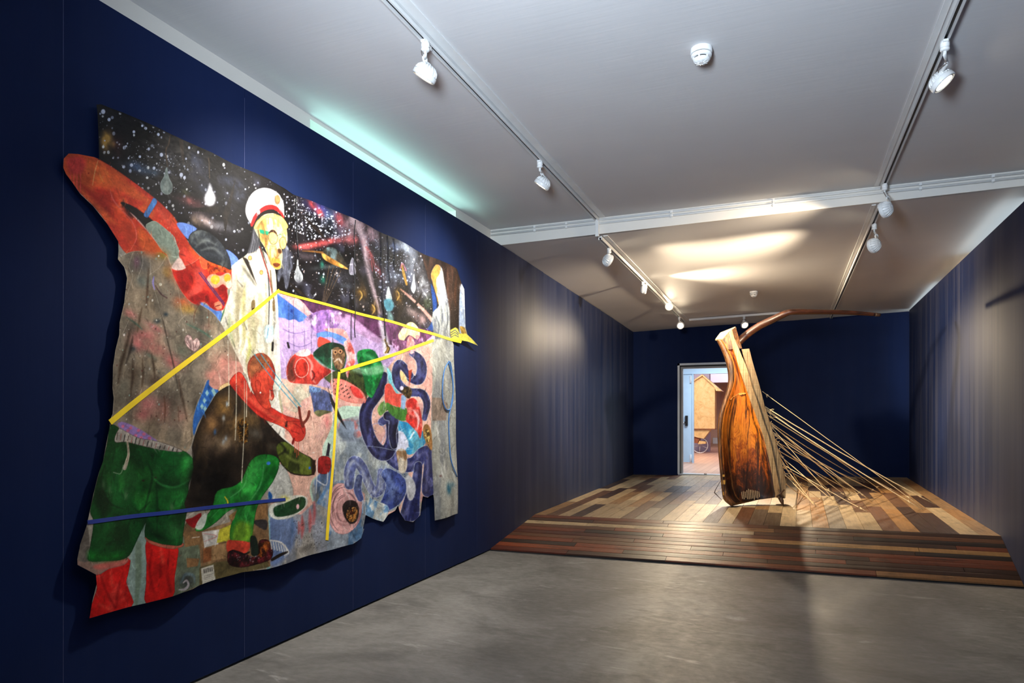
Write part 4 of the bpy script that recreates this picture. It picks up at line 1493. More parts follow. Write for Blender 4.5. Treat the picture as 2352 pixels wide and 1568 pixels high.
# gilded fish and seeds
cv.fill(B((722, 742), (760, 702), (820, 705), (880, 770), (938, 890), (860, 862), (780, 830), (728, 790)), (52, 48, 42), .4, col2=(96, 110, 112))
cv.fill(B((722, 745), (790, 790), (870, 840), (938, 890), (850, 868), (770, 828), (726, 790)), (186, 150, 82), .35, col2=(120, 84, 40), thr=.05)
cv.stroke(B((560, 730), (650, 735), (722, 745)), [2, 4, 5], (120, 84, 44), .9)
for x in range(0, 9):
    cv.stroke(B((760 + x * 16, 850 + x * 7), (692 + x * 4, 1250 - x * 6)), 0.9, (150, 120, 84) if x % 2 else (60, 56, 56), .7)
for cx0, cy0, rx, ry in [(1052, 1110, 46, 84), (1352, 1112, 40, 70), (1150, 1230, 26, 52)]:
    (q,) = B((cx0, cy0)); cv.blob(q[0], q[1], rx / 3.0, ry / 3.0, (120, 92, 48), 1.0)
    cv.stroke(B((cx0 - 12, cy0 - 36), (cx0 + 8, cy0), (cx0 - 14, cy0 + 44)), [2, 4, 2], (206, 170, 96), .9)
    cv.stroke(B((cx0 + 12, cy0 - 26), (cx0 + 20, cy0 + 30)), [2, 3], (50, 36, 24), .9)
cv.stroke(B((1380, 850), (1400, 930), (1430, 1020)), [3, 7, 5], (190, 150, 70), .9)
cv.stroke(B((1370, 880), (1385, 840), (1420, 900)), [3, 3, 3], (206, 130, 150), .8)
# right hand end: dark cloth, pale figures
cv.fill(B((1566, 745), (1700, 795), (1880, 890), (1910, 1015), (1892, 1400), (1825, 1410), (1780, 1150), (1700, 900), (1655, 960), (1640, 1000), (1600, 860)), (40, 29, 25), .4, (10, 3), 2, False, col2=(66, 48, 40))
cv.splat(90, B((1760, 850), (1900, 1000), (1890, 1400), (1830, 1400)), [(150, 140, 130)], (0.3, .9), (.4, .9), 9)
cv.stroke(B((1860, 940), (1850, 1100), (1862, 1200)), [3, 6, 3], (96, 60, 40), .6, 3)
cv.fill(B((1650, 1010), (1700, 1180), (1670, 1400), (1590, 1500), (1580, 1440), (1655, 1340), (1665, 1200)), (44, 74, 132), .1)
cv.fill(B((1690, 850), (1735, 880), (1755, 1000), (1790, 1150), (1815, 1260), (1828, 1460), (1845, 1568), (1640, 1568), (1665, 1420), (1658, 1320), (1672, 1250), (1715, 1200), (1690, 1100), (1665, 1000), (1652, 930)), (172, 176, 174), .16, (8, 4), 3, col2=(128, 132, 140))
cv.fill(B((1690, 850), (1722, 870), (1715, 930), (1690, 980), (1700, 1080), (1712, 1190), (1690, 1100), (1665, 1000), (1652, 930)), (176, 134, 72), .2)
for l in [((1735, 1200), (1750, 1300), (1740, 1370)), ((1780, 1180), (1800, 1330), (1780, 1420)), ((1690, 1290), (1720, 1380), (1700, 1480))]:
    cv.stroke(B(*l), [1, 3, 1], (74, 80, 92), .8, 1.2)
cv.fill(B((1905, 1015), (1930, 1060), (1936, 1200), (1944, 1440), (1905, 1440), (1895, 1380), (1890, 1100)), (160, 174, 198), .14, (8, 3), 4, col2=(196, 200, 206))
cv.fill(B((1900, 1380), (1935, 1390), (1950, 1440), (1920, 1450)), (150, 120, 60), .2)
cv.fill(B((1826, 1410), (1868, 1386), (1885, 1400), (1900, 1440), (1945, 1440), (2042, 1548), (1955, 1508), (1832, 1484)), (226, 214, 96), .1, smooth=False)
for k in range(3):
    cv.stroke(B((1832, 1432 + 20 * k), (1866, 1408 + 22 * k), (1892, 1440 + 14 * k)), 1.6, (46, 66, 110), .9, smooth=False)

# --- purple chamber under the yellow line
cv.fill(O((634, 668), (760, 700), (1000, 770), (992, 850), (985, 920), (900, 900), (800, 930), (660, 900), (636, 860)), (192, 166, 206), .12, (6, 4), 5, False)
cv.fill(B((400, 1095), (700, 1175), (1000, 1255), (1300, 1345), (1645, 1415), (1615, 1490), (1480, 1568), (1250, 1530), (1100, 1420), (960, 1310), (850, 1290), (700, 1310), (600, 1240)), (92, 54, 84), .3, (8, 8), 6, col2=(120, 74, 112))
cv.fill(B((318, 1070), (430, 1100), (560, 1180), (640, 1330), (520, 1260), (420, 1180)), (228, 172, 172), .1)
cv.fill(B((316, 1095), (420, 1165), (560, 1270), (640, 1345), (560, 1330), (478, 1352), (400, 1310), (335, 1300)), (98, 138, 216), .14, (6, 6), 7, False, col2=(70, 106, 176))
cv.fill(B((560, 1320), (700, 1240), (860, 1250), (880, 1300), (830, 1400), (700, 1440), (620, 1420)), (150, 112, 172), .3, (16, 16), 8, col2=(206, 176, 212))
cv.stroke(B((840, 1310), (920, 1310), (1000, 1360), (1080, 1430), (1180, 1500)), [16, 20, 20, 18, 14], (196, 158, 196), .9, 2, .2, col2=(120, 80, 120))
cv.fill(B((720, 1400), (900, 1405), (960, 1500), (1000, 1600), (900, 1520), (800, 1440)), (232, 172, 168), .12)
cv.fill(D((362, 196), (430, 176), (520, 196), (596, 240), (560, 262), (470, 214), (390, 222)), (112, 152, 222), .1)
cv.fill(D((110, 110), (135, 88), (180, 104), (230, 96), (262, 118), (300, 100), (330, 140), (370, 200), (360, 290), (300, 320), (210, 330), (170, 400), (160, 460), (125, 460), (118, 250)), (196, 170, 212), .1, (5, 5), 9)
for l in [((150, 160), (230, 190), (320, 170)), ((170, 240), (260, 280), (340, 250)), ((200, 300), (280, 320), (350, 290))]:
    cv.stroke(D(*l), [1, 2.4, 1], (140, 116, 170), .8)
cv.fill(D((900, 200), (960, 130), (1010, 115), (1050, 150), (1060, 200), (1040, 230), (980, 200), (930, 250)), (236, 214, 170), .2, (14, 14), 10, col2=(216, 150, 150))
cv.blob(*D((1010, 165))[0], 10, 10, (246, 238, 190), .9)
cv.fill(D((860, 230), (960, 240), (1040, 230), (1100, 200), (1080, 280), (1000, 310), (880, 300)), (120, 76, 110), .3, (14, 14), 11, col2=(196, 160, 196))
cv.fill(D((770, 70), (800, 120), (830, 220), (850, 330), (810, 340), (790, 220)), (206, 200, 206), .2, feather=3, alpha=.85)
for x0, y0, y1 in [(700, 700, 830), (715, 690, 850), (728, 695, 800), (752, 720, 850), (765, 735, 860), (665, 690, 800), (676, 690, 830)]:
    cv.stroke(O((x0, y0), (x0 + 1, y1)), 0.9, (74, 66, 96), .75, smooth=False)
cv.stroke(D((182, 252), (190, 282)), [4, 5], (36, 30, 34), 1)
cv.stroke(D((82, 250), (78, 300)), [4, 5], (30, 26, 30), 1)
cv.blob(*D((208, 40))[0], 4, 6, (40, 60, 130), 1)

# --- pinkish ground behind the lower figures
cv.fill(D((60, 480), (200, 500), (480, 560), (700, 600), (900, 330), (1000, 300), (1140, 226), (1150, 1260), (900, 1400), (690, 1420), (300, 1500), (60, 1420)), (226, 184, 168), .12, (6, 6), 12, False, col2=(206, 164, 158), thr=.15)
cv.fill(D((110, 530), (330, 540), (330, 600), (260, 640), (220, 720), (110, 640)), (206, 196, 176), .12, (8, 8), 13, col2=(226, 196, 176))
cv.splat(260, D((180, 640), (560, 700), (420, 1000), (250, 1000)), [(150, 96, 88), (240, 214, 200)], (.3, 1.2), (.4, .8), 12)
for x in (250, 290, 330, 380, 420, 460):
    cv.stroke(D((x, 760 + (x * 7) % 90), (x - 4, 900 + (x * 13) % 90)), 2.2, (236, 206, 190), .5, 1.5)
cv.blob(*D((435, 770))[0], 10, 22, (210, 110, 116), .7)
# pale green outline and ghostly grey vessel
cv.fill(D((400, 1010), (408, 940), (440, 880), (480, 800), (500, 720), (560, 676), (640, 676), (700, 690), (700, 790), (560, 760), (530, 800), (510, 900), (500, 1040), (480, 1200), (440, 1300), (360, 1330), (320, 1240), (340, 1160), (390, 1120)), (184, 206, 190), .1, (6, 6), 14)
cv.fill(D((500, 1000), (510, 880), (530, 800), (580, 760), (680, 750), (720, 900), (860, 1020), (960, 1080), (975, 1200), (940, 1300), (890, 1370), (700, 1400), (690, 1260), (580, 1210), (490, 1180)), (176, 182, 180), .16, (7, 7), 15, col2=(140, 150, 160))
cv.fill(D((520, 820), (560, 770), (680, 770), (690, 860), (560, 900)), (130, 142, 158), .2, (8, 8), 16, feather=3, col2=(176, 120, 120))
cv.stroke(D((540, 905), (640, 900), (690, 925)), [3, 6, 3], (110, 116, 130), .7, 3)
cv.fill(D((340, 1180), (480, 1060), (480, 1250), (430, 1420), (380, 1420), (350, 1300)), (84, 104, 140), .3, (10, 6), 17, feather=2, col2=(150, 150, 150), alpha=.9)
cv.fill(D((1060, 330), (1130, 234), (1136, 620), (1110, 600), (1070, 540), (1050, 440)), (238, 184, 172), .08)
cv.fill(D((830, 420), (870, 470), (900, 560), (960, 640), (880, 600), (840, 500)), (130, 200, 210), .1, feather=2)
cv.fill(D((890, 780), (960, 780), (1040, 820), (1095, 890), (1060, 950), (980, 1000), (930, 940), (900, 880)), (64, 152, 196), .2, (10, 10), 18, col2=(120, 190, 210))
cv.fill(D((905, 850), (950, 850), (980, 940), (910, 1000), (895, 930)), (206, 208, 226), .1)
cv.stroke(D((1010, 850), (990, 890)), 3, (230, 236, 240), .9)
# pink rosette, lower right of the middle
cv.fill(G((850, 1130), (930, 1000), (1040, 960), (1140, 1040), (1180, 1150), (1172, 1290), (1120, 1370), (950, 1420), (840, 1440), (840, 1260)), (150, 160, 172), .2, (9, 9), 19, col2=(96, 130, 166))
cv.fill(G((940, 1080), (980, 990), (1050, 985), (1120, 1030), (1150, 1120), (1130, 1230), (1060, 1300), (980, 1290), (935, 1200)), (216, 170, 168), .14, (9, 9), 20, edge=((150, 120, 130), .8))
rg = np.random.RandomState(8)
for k in range(26):
    r = rg.uniform(.5, 1.06); t0 = rg.uniform(0, 6.28)
    cv.stroke(G(*[(1045 + 100 * r * math.cos(t0 + i * .22), 1145 + 150 * r * math.sin(t0 + i * .22)) for i in range(5)]), [.5, 1.4, 1.4, 1.2, .4], (70, 50, 60) if k % 3 else (150, 96, 100), .7)
cv.fill(G((1030, 1130), (1060, 1090), (1110, 1095), (1132, 1150), (1120, 1220), (1080, 1240), (1045, 1200)), (44, 36, 36), .3)
cv.fill(G((1055, 1170), (1100, 1130), (1122, 1160), (1110, 1215), (1070, 1225)), (150, 104, 56), .6, (40, 40), 21, col2=(60, 30, 20))
cv.splat(40, G((1060, 1130), (1120, 1130), (1120, 1220), (1060, 1220)), [(226, 186, 120)], (.5, 1.4), (.7, 1), 13)
# grey blue wash with red runs, bottom middle
cv.fill(G((545, 1190), (640, 1170), (760, 1180), (850, 1100), (935, 1150), (925, 1300), (915, 1425), (530, 1540)), (152, 156, 166), .16, (8, 4), 22, False, col2=(176, 172, 166))
cv.fill(G((548, 1200), (640, 1200), (720, 1220), (720, 1330), (640, 1460), (550, 1500)), (116, 140, 190), .2, (10, 4), 23, feather=5, alpha=.8)
for x, y0, y1, w_ in [(765, 1190, 1330, 11), (820, 1150, 1290, 9), (845, 1100, 1240, 6), (740, 1230, 1300, 6), (690, 1200, 1320, 8)]:
    cv.stroke(G((x, y0), (x + 4, (y0 + y1) / 2), (x, y1)), [3, w_, 2], (206, 92, 92) if x != 690 else (90, 120, 160), .75, 3)
cv.splat(240, G((700, 1220), (900, 1220), (890, 1400), (720, 1440)), [(40, 38, 40), (70, 66, 66)], (.3, 1.3), (.4, .9), 14)
cv.blob(*G((800, 1400))[0], 26, 10, (70, 66, 62), .7, -.3)
cv.fill(G((536, 1190), (556, 1180), (556, 1520), (536, 1528)), (150, 196, 200), .08)

# --- serpents
SN, SH, SE = (40, 42, 82), (104, 110, 156), (206, 214, 226)


def snake(path, w, c=SN, h=SH, seed=30, edge=True):
    ww = [x / 2.904 for x in w]
    cv.stroke(D(*path), ww, c, 1, 1, .3, seed=seed, edge=(SE, .9) if edge else None, scale=(12, 12), col2=tuple((a_ + b_) / 2 for a_, b_ in zip(c, h)), thr=.18)
    off = [(x - .16 * w[i], y + .05 * w[i]) for i, (x, y) in enumerate(path)]
    cv.stroke(D(*off), [x * .22 for x in ww], h, .55, 3, .2, seed=seed + 1)


snake([(590, 1200), (590, 1110), (622, 1040), (672, 1090), (720, 1190), (770, 1250), (806, 1220), (806, 1110)], [60, 66, 66, 66, 66, 66, 60, 40], (96, 104, 146), (196, 202, 214), 31)
snake([(650, 1150), (640, 1230), (660, 1290)], [40, 46, 40], (70, 80, 130), (150, 160, 190), 33)
snake([(850, 1130), (900, 1190), (890, 1270), (850, 1330)], [80, 120, 120, 80], (66, 80, 136), (130, 146, 190), 35)
cv.fill(D((700, 1270), (760, 1300), (850, 1340), (850, 1400), (828, 1445), (760, 1424), (704, 1398)), (120, 160, 196), .2, (9, 9), 37, col2=(206, 210, 206), edge=(SE, .6))
cv.splat(60, D((700, 1280), (960, 1120), (960, 1280), (840, 1430)), [(34, 50, 100)], (.8, 2.4), (.6, .9), 15)
snake([(850, 950), (880, 1020), (950, 1070), (1020, 1050), (1060, 990), (1110, 985), (1120, 1080), (1112, 1170), (1106, 1232)], [60, 90, 90, 86, 76, 80, 96, 104, 96], (52, 58, 106), (140, 140, 184), 39)
snake([(1035, 1070), (1022, 1180), (1000, 1290), (990, 1385)], [50, 60, 90, 118], (50, 56, 104), (136, 140, 180), 41)
cv.fill(D((962, 1140), (1000, 1160), (1018, 1230), (1000, 1300), (970, 1280)), (206, 206, 210), .1)
cv.stroke(D((935, 990), (940, 1060), (938, 1100)), [22, 20, 16], (206, 196, 180), 1, 1, .2, seed=43, col2=(150, 120, 90))
snake([(1000, 320), (1048, 360), (1062, 430), (1040, 500), (990, 490)], [40, 54, 62, 62, 46], SN, SH, 45)
cv.fill(D((975, 215), (1010, 220), (1020, 280), (1000, 330), (965, 290)), (226, 150, 150), .3, (20, 20), 47)
snake([(985, 470), (950, 420), (910, 395), (892, 450), (915, 530), (980, 580), (1060, 590), (1096, 660), (1080, 755)], [46, 50, 56, 56, 58, 54, 50, 48, 36], SN, SH, 48)
cv.fill(D((920, 440), (950, 460), (965, 510), (930, 500)), (236, 206, 150), .1)
cv.fill(D((1000, 370), (1024, 400), (1020, 440), (980, 440), (970, 400)), (240, 190, 176), .1)
snake([(812, 470), (800, 550), (760, 620), (712, 690), (700, 780), (722, 880), (770, 960), (830, 990), (872, 930), (880, 840), (860, 760), (810, 780)], [46, 66, 70, 76, 80, 88, 96, 96, 80, 76, 64, 50], (36, 36, 70), (96, 104, 156), 50)
snake([(850, 740), (890, 760), (880, 860), (890, 940)], [60, 62, 50, 40], (30, 30, 58), (80, 86, 130), 52)
cv.fill(D((780, 690), (820, 640), (870, 650), (920, 700), (900, 720), (850, 700), (800, 740)), (120, 160, 90), .3, (14, 14), 54, col2=(200, 206, 170))
cv.stroke(D((740, 800), (800, 790), (840, 850), (800, 930)), [1, 2, 2, 1], (150, 156, 196), .7)
for l in [((690, 940), (800, 950), (900, 970), (1000, 960)), ((830, 620), (900, 720), (950, 860)), ((840, 420), (830, 560), (820, 700))]:
    cv.stroke(D(*l), 1.2, (200, 214, 224), .7)

# --- grey column on the right
cv.fill(D((1138, 226), (1282, 234), (1300, 268), (1312, 1392), (1154, 1440), (1146, 1250), (1134, 900), (1130, 600), (1134, 400)), (172, 172, 164), .14, (9, 3), 56, False, col2=(146, 148, 148), thr=.12)
cv.fill(D((1130, 618), (1210, 620), (1250, 660), (1240, 770), (1140, 772)), (142, 124, 110), .2, (14, 14), 57, False, alpha=.85)
cv.fill(D((1140, 260), (1290, 300), (1296, 420), (1140, 500)), (182, 184, 176), .12, (12, 8), 58, feather=6, alpha=.6)
cv.blob(*D((1242, 1225))[0], 7, 15, (56, 110, 130), .9); cv.blob(*D((1270, 1200))[0], 8, 8, (110, 140, 150), .7)
cv.blob(*D((1190, 1140))[0], 3, 3, (90, 50, 50), .8)
cv.stroke(D((1200, 940), (1200, 1000), (1220, 1000), (1220, 950)), .9, (206, 206, 200), .7, smooth=False)
cv.fill(D((1075, 805), (1110, 800), (1138, 860), (1140, 970), (1100, 930), (1070, 870)), (176, 130, 80), .2)
cv.fill(D((1080, 840), (1110, 830), (1124, 880), (1110, 920), (1086, 900)), (96, 76, 40), .6, (40, 40), 59, col2=(206, 176, 110))
cv.stroke(D((1090, 920), (1100, 960), (1110, 930), (1130, 970)), 1, (30, 28, 28), .9)

# --- lying figure
cv.fill(D((430, 470), (560, 430), (700, 440), (716, 560), (700, 640), (620, 600), (560, 540), (470, 520)), (74, 84, 48), .3, (12, 12), 60, col2=(40, 48, 30))
cv.fill(D((480, 500), (560, 498), (640, 540), (690, 590), (700, 650), (620, 650), (540, 620), (490, 580)), (226, 146, 134), .12, (10, 10), 61, edge=((196, 90, 80), .8))
cv.fill(D((610, 540), (660, 560), (690, 620), (640, 610)), (206, 70, 66), .15)
for k in range(26):
    x, y = 500 + (k * 37) % 120, 510 + (k * 23) % 90
    cv.blob(*D((x, y + (x - 500) * .3))[0], 1.3, 1.8, (50, 40, 40), .9, hard=1)
cv.fill(D((650, 320), (690, 296), (740, 300), (775, 350), (806, 420), (800, 480), (770, 560), (740, 620), (706, 580), (690, 480), (660, 400)), (44, 152, 78), .25, (9, 9), 62, col2=(24, 96, 50))
cv.stroke(D((690, 330), (740, 360), (770, 430)), [3, 8, 3], (120, 206, 140), .6, 4)
cv.fill(D((620, 410), (700, 420), (800, 400), (820, 440), (740, 470), (640, 450)), (170, 206, 170), .2, feather=3, alpha=.6)
cv.fill(D((318, 540), (380, 552), (440, 572), (490, 602), (486, 712), (390, 712), (344, 716)), (96, 108, 156), .18, (14, 14), 63, False, col2=(70, 80, 112))
cv.fill(D((316, 540), (400, 555), (396, 580), (316, 584)), (120, 150, 196), .3, (60, 60), 64, False)
cv.fill(D((345, 716), (390, 700), (480, 712), (420, 730), (380, 745)), (120, 120, 84), .3)
cv.fill(D((170, 440), (196, 360), (262, 312), (340, 330), (396, 382), (476, 436), (462, 460), (400, 500), (372, 532), (320, 528), (240, 524), (184, 510)), (206, 74, 64), .25, (10, 10), 65, edge=((230, 200, 190), .8), col2=(150, 40, 36))
cv.fill(D((172, 470), (190, 390), (230, 350), (216, 420), (230, 500), (190, 510)), (120, 60, 50), .3, feather=3)
cv.fill(D((228, 420), (248, 372), (284, 360), (312, 400), (306, 456), (270, 482), (238, 466)), (196, 62, 50), .3, (16, 16), 66, edge=((232, 190, 180), 1.6))
cv.stroke(D((300, 340), (340, 400), (330, 470), (360, 520)), [3, 6, 5, 3], (236, 170, 160), .8, 2)
cv.stroke(D((340, 440), (356, 470), (340, 500)), [3, 5, 3], (96, 20, 24), .9, 1.5)
cv.fill(D((232, 330), (270, 300), (320, 296), (330, 330), (280, 345)), (236, 206, 206), .15)
cv.fill(D((380, 280), (384, 216), (420, 220), (470, 250), (430, 290)), (220, 84, 70), .12)
cv.fill(D((346, 336), (390, 282), (460, 250), (540, 262), (582, 300), (580, 380), (556, 440), (500, 436), (420, 400)), (26, 62, 46), .35, (12, 12), 67, col2=(40, 96, 70))
cv.stroke(D((356, 350), (400, 390), (450, 420)), [3, 5, 3], (150, 196, 190), .8, 2)
cv.fill(D((478, 300), (520, 280), (562, 300), (576, 350), (560, 420), (520, 430), (490, 380)), (136, 106, 78), .35, (24, 24), 68, col2=(76, 52, 40))
for x, y in ((505, 315), (540, 310)):
    cv.blob(*D((x, y))[0], 5, 5, (196, 150, 110), 1, hard=1.5); cv.blob(*D((x, y))[0], 2.4, 2.4, (60, 30, 24), 1, hard=1)
cv.stroke(D((500, 380), (530, 360), (556, 390)), [2, 5, 2], (226, 206, 190), .8)
cv.fill(D((562, 250), (585, 234), (606, 250), (634, 320), (640, 380), (606, 440), (596, 488), (580, 440), (590, 360), (572, 300)), (214, 106, 100), .2, (14, 14), 69, col2=(236, 190, 186))
cv.stroke(D((478, 300), (482, 420), (486, 560), (490, 660), (488, 780)), 2.6, (226, 226, 226), .9, 1)
cv.splat(60, D((470, 300), (495, 300), (500, 800), (476, 800)), [(250, 250, 250), (120, 120, 120)], (.5, 1.2), (.6, 1), 16)

# arm and bag on the right
cv.fill(D((824, 540), (860, 530), (900, 590), (950, 600), (960, 690), (890, 670), (830, 650)), (220, 92, 80), .15, edge=((240, 200, 190), .6))
cv.fill(D((836, 650), (900, 680), (970, 690), (980, 760), (930, 770), (860, 720)), (80, 130, 60), .2, (12, 12), 70)
cv.fill(D((936, 600), (968, 600), (960, 700), (934, 690)), (150, 176, 206), .1, smooth=False)
cv.fill(D((966, 650), (1000, 620), (1030, 640), (1050, 700), (1064, 800), (1050, 890), (1030, 850), (990, 800), (964, 760), (975, 710)), (206, 66, 60), .25, (14, 14), 71, col2=(236, 130, 120))
cv.stroke(D((1010, 700), (1040, 760), (1030, 830)), [2, 6, 2], (240, 206, 206), .8, 1.5)
cv.fill(D((930, 560), (980, 545), (1000, 580), (985, 625), (950, 600)), (96, 80, 52), .5, (40, 40), 72, col2=(40, 34, 26))
cv.fill(D((975, 440), (1000, 430), (985, 540)), (190, 80, 60), .2, smooth=False)
cv.blob(*D((936, 555))[0], 4, 5, (226, 220, 236), 1, hard=1)
for k in range(5):
    cv.stroke(D((810 + 3 * k, 230 + 10 * k), (826 + 4 * k, 290), (812 + 5 * k, 320)), 2.4, [(150, 120, 60), (90, 70, 36), (196, 160, 90), (120, 96, 50), (60, 46, 26)][k], .95)
for l in [((610, 0), (606, 120), (610, 230)), ((806, 0), (812, 120), (818, 260))]:
    cv.stroke(D(*l), 1.8, (24, 22, 26), .95)
cv.fill(D((452, 540), (470, 590), (520, 680), (582, 830), (530, 760), (480, 660)), (26, 24, 28), .1, smooth=False)

# --- captain in the white coat
cv.fill(Cs((1350, 170), (1440, 110), (1520, 40), (1600, 60), (1700, 200), (1725, 390), (1745, 600), (1760, 900), (1745, 1180), (1760, 1420), (1560, 1440), (1480, 1100), (1440, 1040), (1360, 880), (1290, 740), (1255, 640), (1270, 560), (1310, 480), (1340, 360), (1335, 240)), (226, 221, 206), .12, (8, 4), 80, edge=((196, 194, 186), .8), col2=(196, 186, 156), thr=.16)
for l, c in [(((1380, 260), (1400, 420), (1390, 640), (1400, 800)), (170, 160, 130)), (((1450, 330), (1440, 520), (1450, 760), (1420, 900)), (196, 186, 130)), (((1530, 420), (1520, 600), (1540, 800), (1500, 1000)), (190, 184, 150)),
             (((1620, 300), (1640, 520), (1640, 800), (1660, 1000)), (176, 170, 150)), (((1700, 420), (1716, 640), (1700, 900)), (150, 146, 136)), (((1340, 560), (1330, 700), (1370, 840)), (180, 190, 150)),
             (((1480, 760), (1500, 860), (1470, 960)), (206, 206, 120)), (((1560, 700), (1570, 900)), (210, 206, 170)), (((1420, 180), (1480, 260), (1540, 340)), (120, 116, 104))]:
    cv.stroke(Cs(*l), [1] + [8] * (len(l) - 2) + [1], c, .85, 3)
for l in [((1390, 300), (1430, 350)), ((1440, 620), (1470, 700)), ((1350, 780), (1380, 860)), ((1600, 900), (1620, 990)), ((1300, 600), (1316, 660))]:
    cv.stroke(Cs(*l), [1, 2.5], (96, 92, 84), .7, 1.2)
cv.fill(Cs((1630, 680), (1700, 670), (1700, 780), (1640, 800)), (196, 222, 226), .15, (20, 6), 81, feather=3)
cv.stroke(Cs((1660, 690), (1650, 770)), 2, (90, 130, 170), .8, 1)
cv.fill(Cs((1420, 100), (1470, 130), (1550, 340), (1490, 240)), (56, 48, 42), .2, smooth=False)
# hair
cv.fill(B((100, 540), (135, 560), (150, 640), (140, 720), (60, 760), (48, 740), (80, 650)), (110, 110, 116), .3, (30, 5), 82, feather=2)
for x in (70, 90, 110, 130):
    cv.stroke(B((x + 25, 560), (x + 8, 660), (x - 14, 750)), [2, 2.4, 1], (60, 60, 66) if x % 40 else (170, 172, 178), .8)
cv.fill(B((385, 690), (425, 700), (452, 790), (466, 870), (440, 930), (420, 1040), (395, 1050), (370, 930), (335, 1000), (316, 940), (345, 850)), (84, 86, 98), .35, (26, 8), 83, feather=1.6, col2=(140, 146, 160))
# face
cv.fill(B((108, 525), (160, 440), (270, 412), (360, 430), (400, 500), (416, 580), (412, 660), (380, 700), (352, 690), (366, 760), (358, 830), (345, 880), (300, 888), (258, 860), (236, 790), (196, 700), (152, 630)), (226, 210, 160), .3, (14, 8), 84, col2=(176, 142, 84), thr=.16, edge=((226, 220, 200), .7))
for l, c in [(((200, 440), (210, 540)), (206, 176, 96)), (((280, 430), (290, 500)), (190, 140, 70)), (((340, 450), (350, 540)), (214, 190, 120)), (((250, 700), (250, 790), (280, 850)), (196, 140, 60)), (((300, 700), (320, 760), (300, 800)), (176, 116, 56))]:
    cv.stroke(B(*l), [2] + [5] * (len(l) - 1), c, .75, 2)
cv.fill(B((320, 720), (350, 715), (362, 745), (335, 756)), (96, 60, 34), .2, feather=1.6)
cv.fill(B((262, 800), (310, 790), (352, 820), (345, 880), (300, 886), (266, 850)), (206, 150, 70), .2, feather=1.6)
cv.fill(B((275, 842), (320, 836), (345, 850), (315, 872), (285, 864)), (104, 56, 34), .2)
cv.fill(B((150, 548), (242, 568), (228, 598), (158, 582)), (26, 140, 108), .1, smooth=False)
for (cx0, cy0), rx, ry in (((280, 618), 46, 62), ((374, 665), 36, 54)):
    (q,) = B((cx0, cy0)); cv.blob(q[0], q[1], rx / 3.734, ry / 3.734, (74, 60, 40), 1, hard=1.2)
    cv.blob(q[0], q[1], (rx - 5) / 3.734, (ry - 5) / 3.734, (232, 206, 130), 1, hard=1.2)
cv.fill(B((234, 585), (262, 552), (300, 560), (322, 610), (296, 580), (262, 574)), (60, 36, 30), .1)
cv.stroke(B((322, 605), (352, 590), (405, 620)), [1.5, 2, 2], (70, 120, 100), .9)
for l, w_, c in [(((170, 470), (200, 560), (210, 680)), 4, (150, 112, 60)), (((240, 430), (236, 500)), 3, (140, 104, 60)), (((320, 430), (330, 520)), 4, (170, 130, 70)), (((360, 460), (380, 560)), 3, (176, 140, 84)), (((205, 640), (225, 760), (260, 850)), 3.4, (150, 106, 56)),
                 (((330, 620), (350, 700)), 3, (150, 110, 66)), (((240, 690), (300, 690)), 2, (150, 116, 70)), (((290, 760), (300, 790), (340, 800)), 2, (120, 80, 44))]:
    cv.stroke(B(*l), [1] + [w_] * (len(l) - 1), c, .75, 1.6)
# cap
cv.fill(B((80, 505), (46, 440), (40, 370), (70, 285), (120, 225), (190, 193), (270, 200), (345, 245), (386, 315), (392, 400), (384, 440), (300, 352), (220, 348), (140, 405), (92, 512)), (228, 226, 226), .06, (8, 8), 85, col2=(206, 206, 210), thr=.2)
cv.fill(B((76, 508), (104, 440), (150, 385), (220, 342), (290, 338), (350, 370), (384, 415), (390, 452), (340, 404), (280, 376), (210, 388), (142, 434), (96, 522)), (196, 42, 42), .08)
cv.fill(B((96, 522), (142, 440), (210, 390), (280, 380), (340, 408), (390, 458), (392, 474), (330, 424), (270, 408), (200, 424), (130, 480), (106, 530)), (34, 28, 26), .1)
cv.fill(B((106, 532), (150, 468), (220, 428), (300, 418), (372, 442), (416, 494), (427, 528), (392, 546), (360, 500), (300, 456), (240, 446), (170, 478), (125, 540)), (206, 190, 118), .14, (10, 10), 86, edge=((120, 104, 66), .5))
cv.blob(*B((331, 292))[0], 7.2, 11.4, (166, 132, 88), 1, hard=1.2)
cv.stroke(B((150, 350), (140, 430)), [4, 3], (236, 176, 180), .8, 1.2); cv.blob(*B((150, 400))[0], 4, 6, (240, 190, 190), 1, hard=1)
# buttons, braid, cords
for x, y, r in [(65, 795, 17), (166, 918, 18)]:
    cv.blob(*B((x, y))[0], r / 3.734, r * 1.2 / 3.734, (130, 100, 50), 1, hard=1); cv.blob(*B((x, y))[0], (r - 5) / 3.734, (r - 4) * 1.2 / 3.734, (216, 176, 110), 1, hard=1)
cv.stroke(B((150, 640), (170, 760), (220, 900), (245, 1100), (250, 1360)), [2, 2.4, 2.4, 3, 2], (44, 46, 58), .9)
cv.stroke(B((150, 700), (190, 820), (240, 960), (270, 1100)), [3, 4, 3.4, 2], (150, 60, 50), .8)
cv.stroke(B((140, 560), (165, 700), (215, 840)), [2, 3, 2], (56, 60, 50), .9)
cv.stroke(B((250, 900), (265, 1020), (295, 1180)), [3, 4, 3], (110, 80, 50), .8)
cv.fill(Cs((1508, 470), (1534, 462), (1538, 530), (1518, 560), (1506, 530)), (130, 112, 78), .1); cv.blob(*Cs((1526, 542))[0], 4.4, 5, (60, 40, 26), 1, hard=1)
cv.stroke(Cs((1702, 810), (1698, 870)), 5, (36, 32, 34), 1)
cv.stroke(Cs((1700, 470), (1706, 540)), [6, 7], (130, 110, 80), 1)

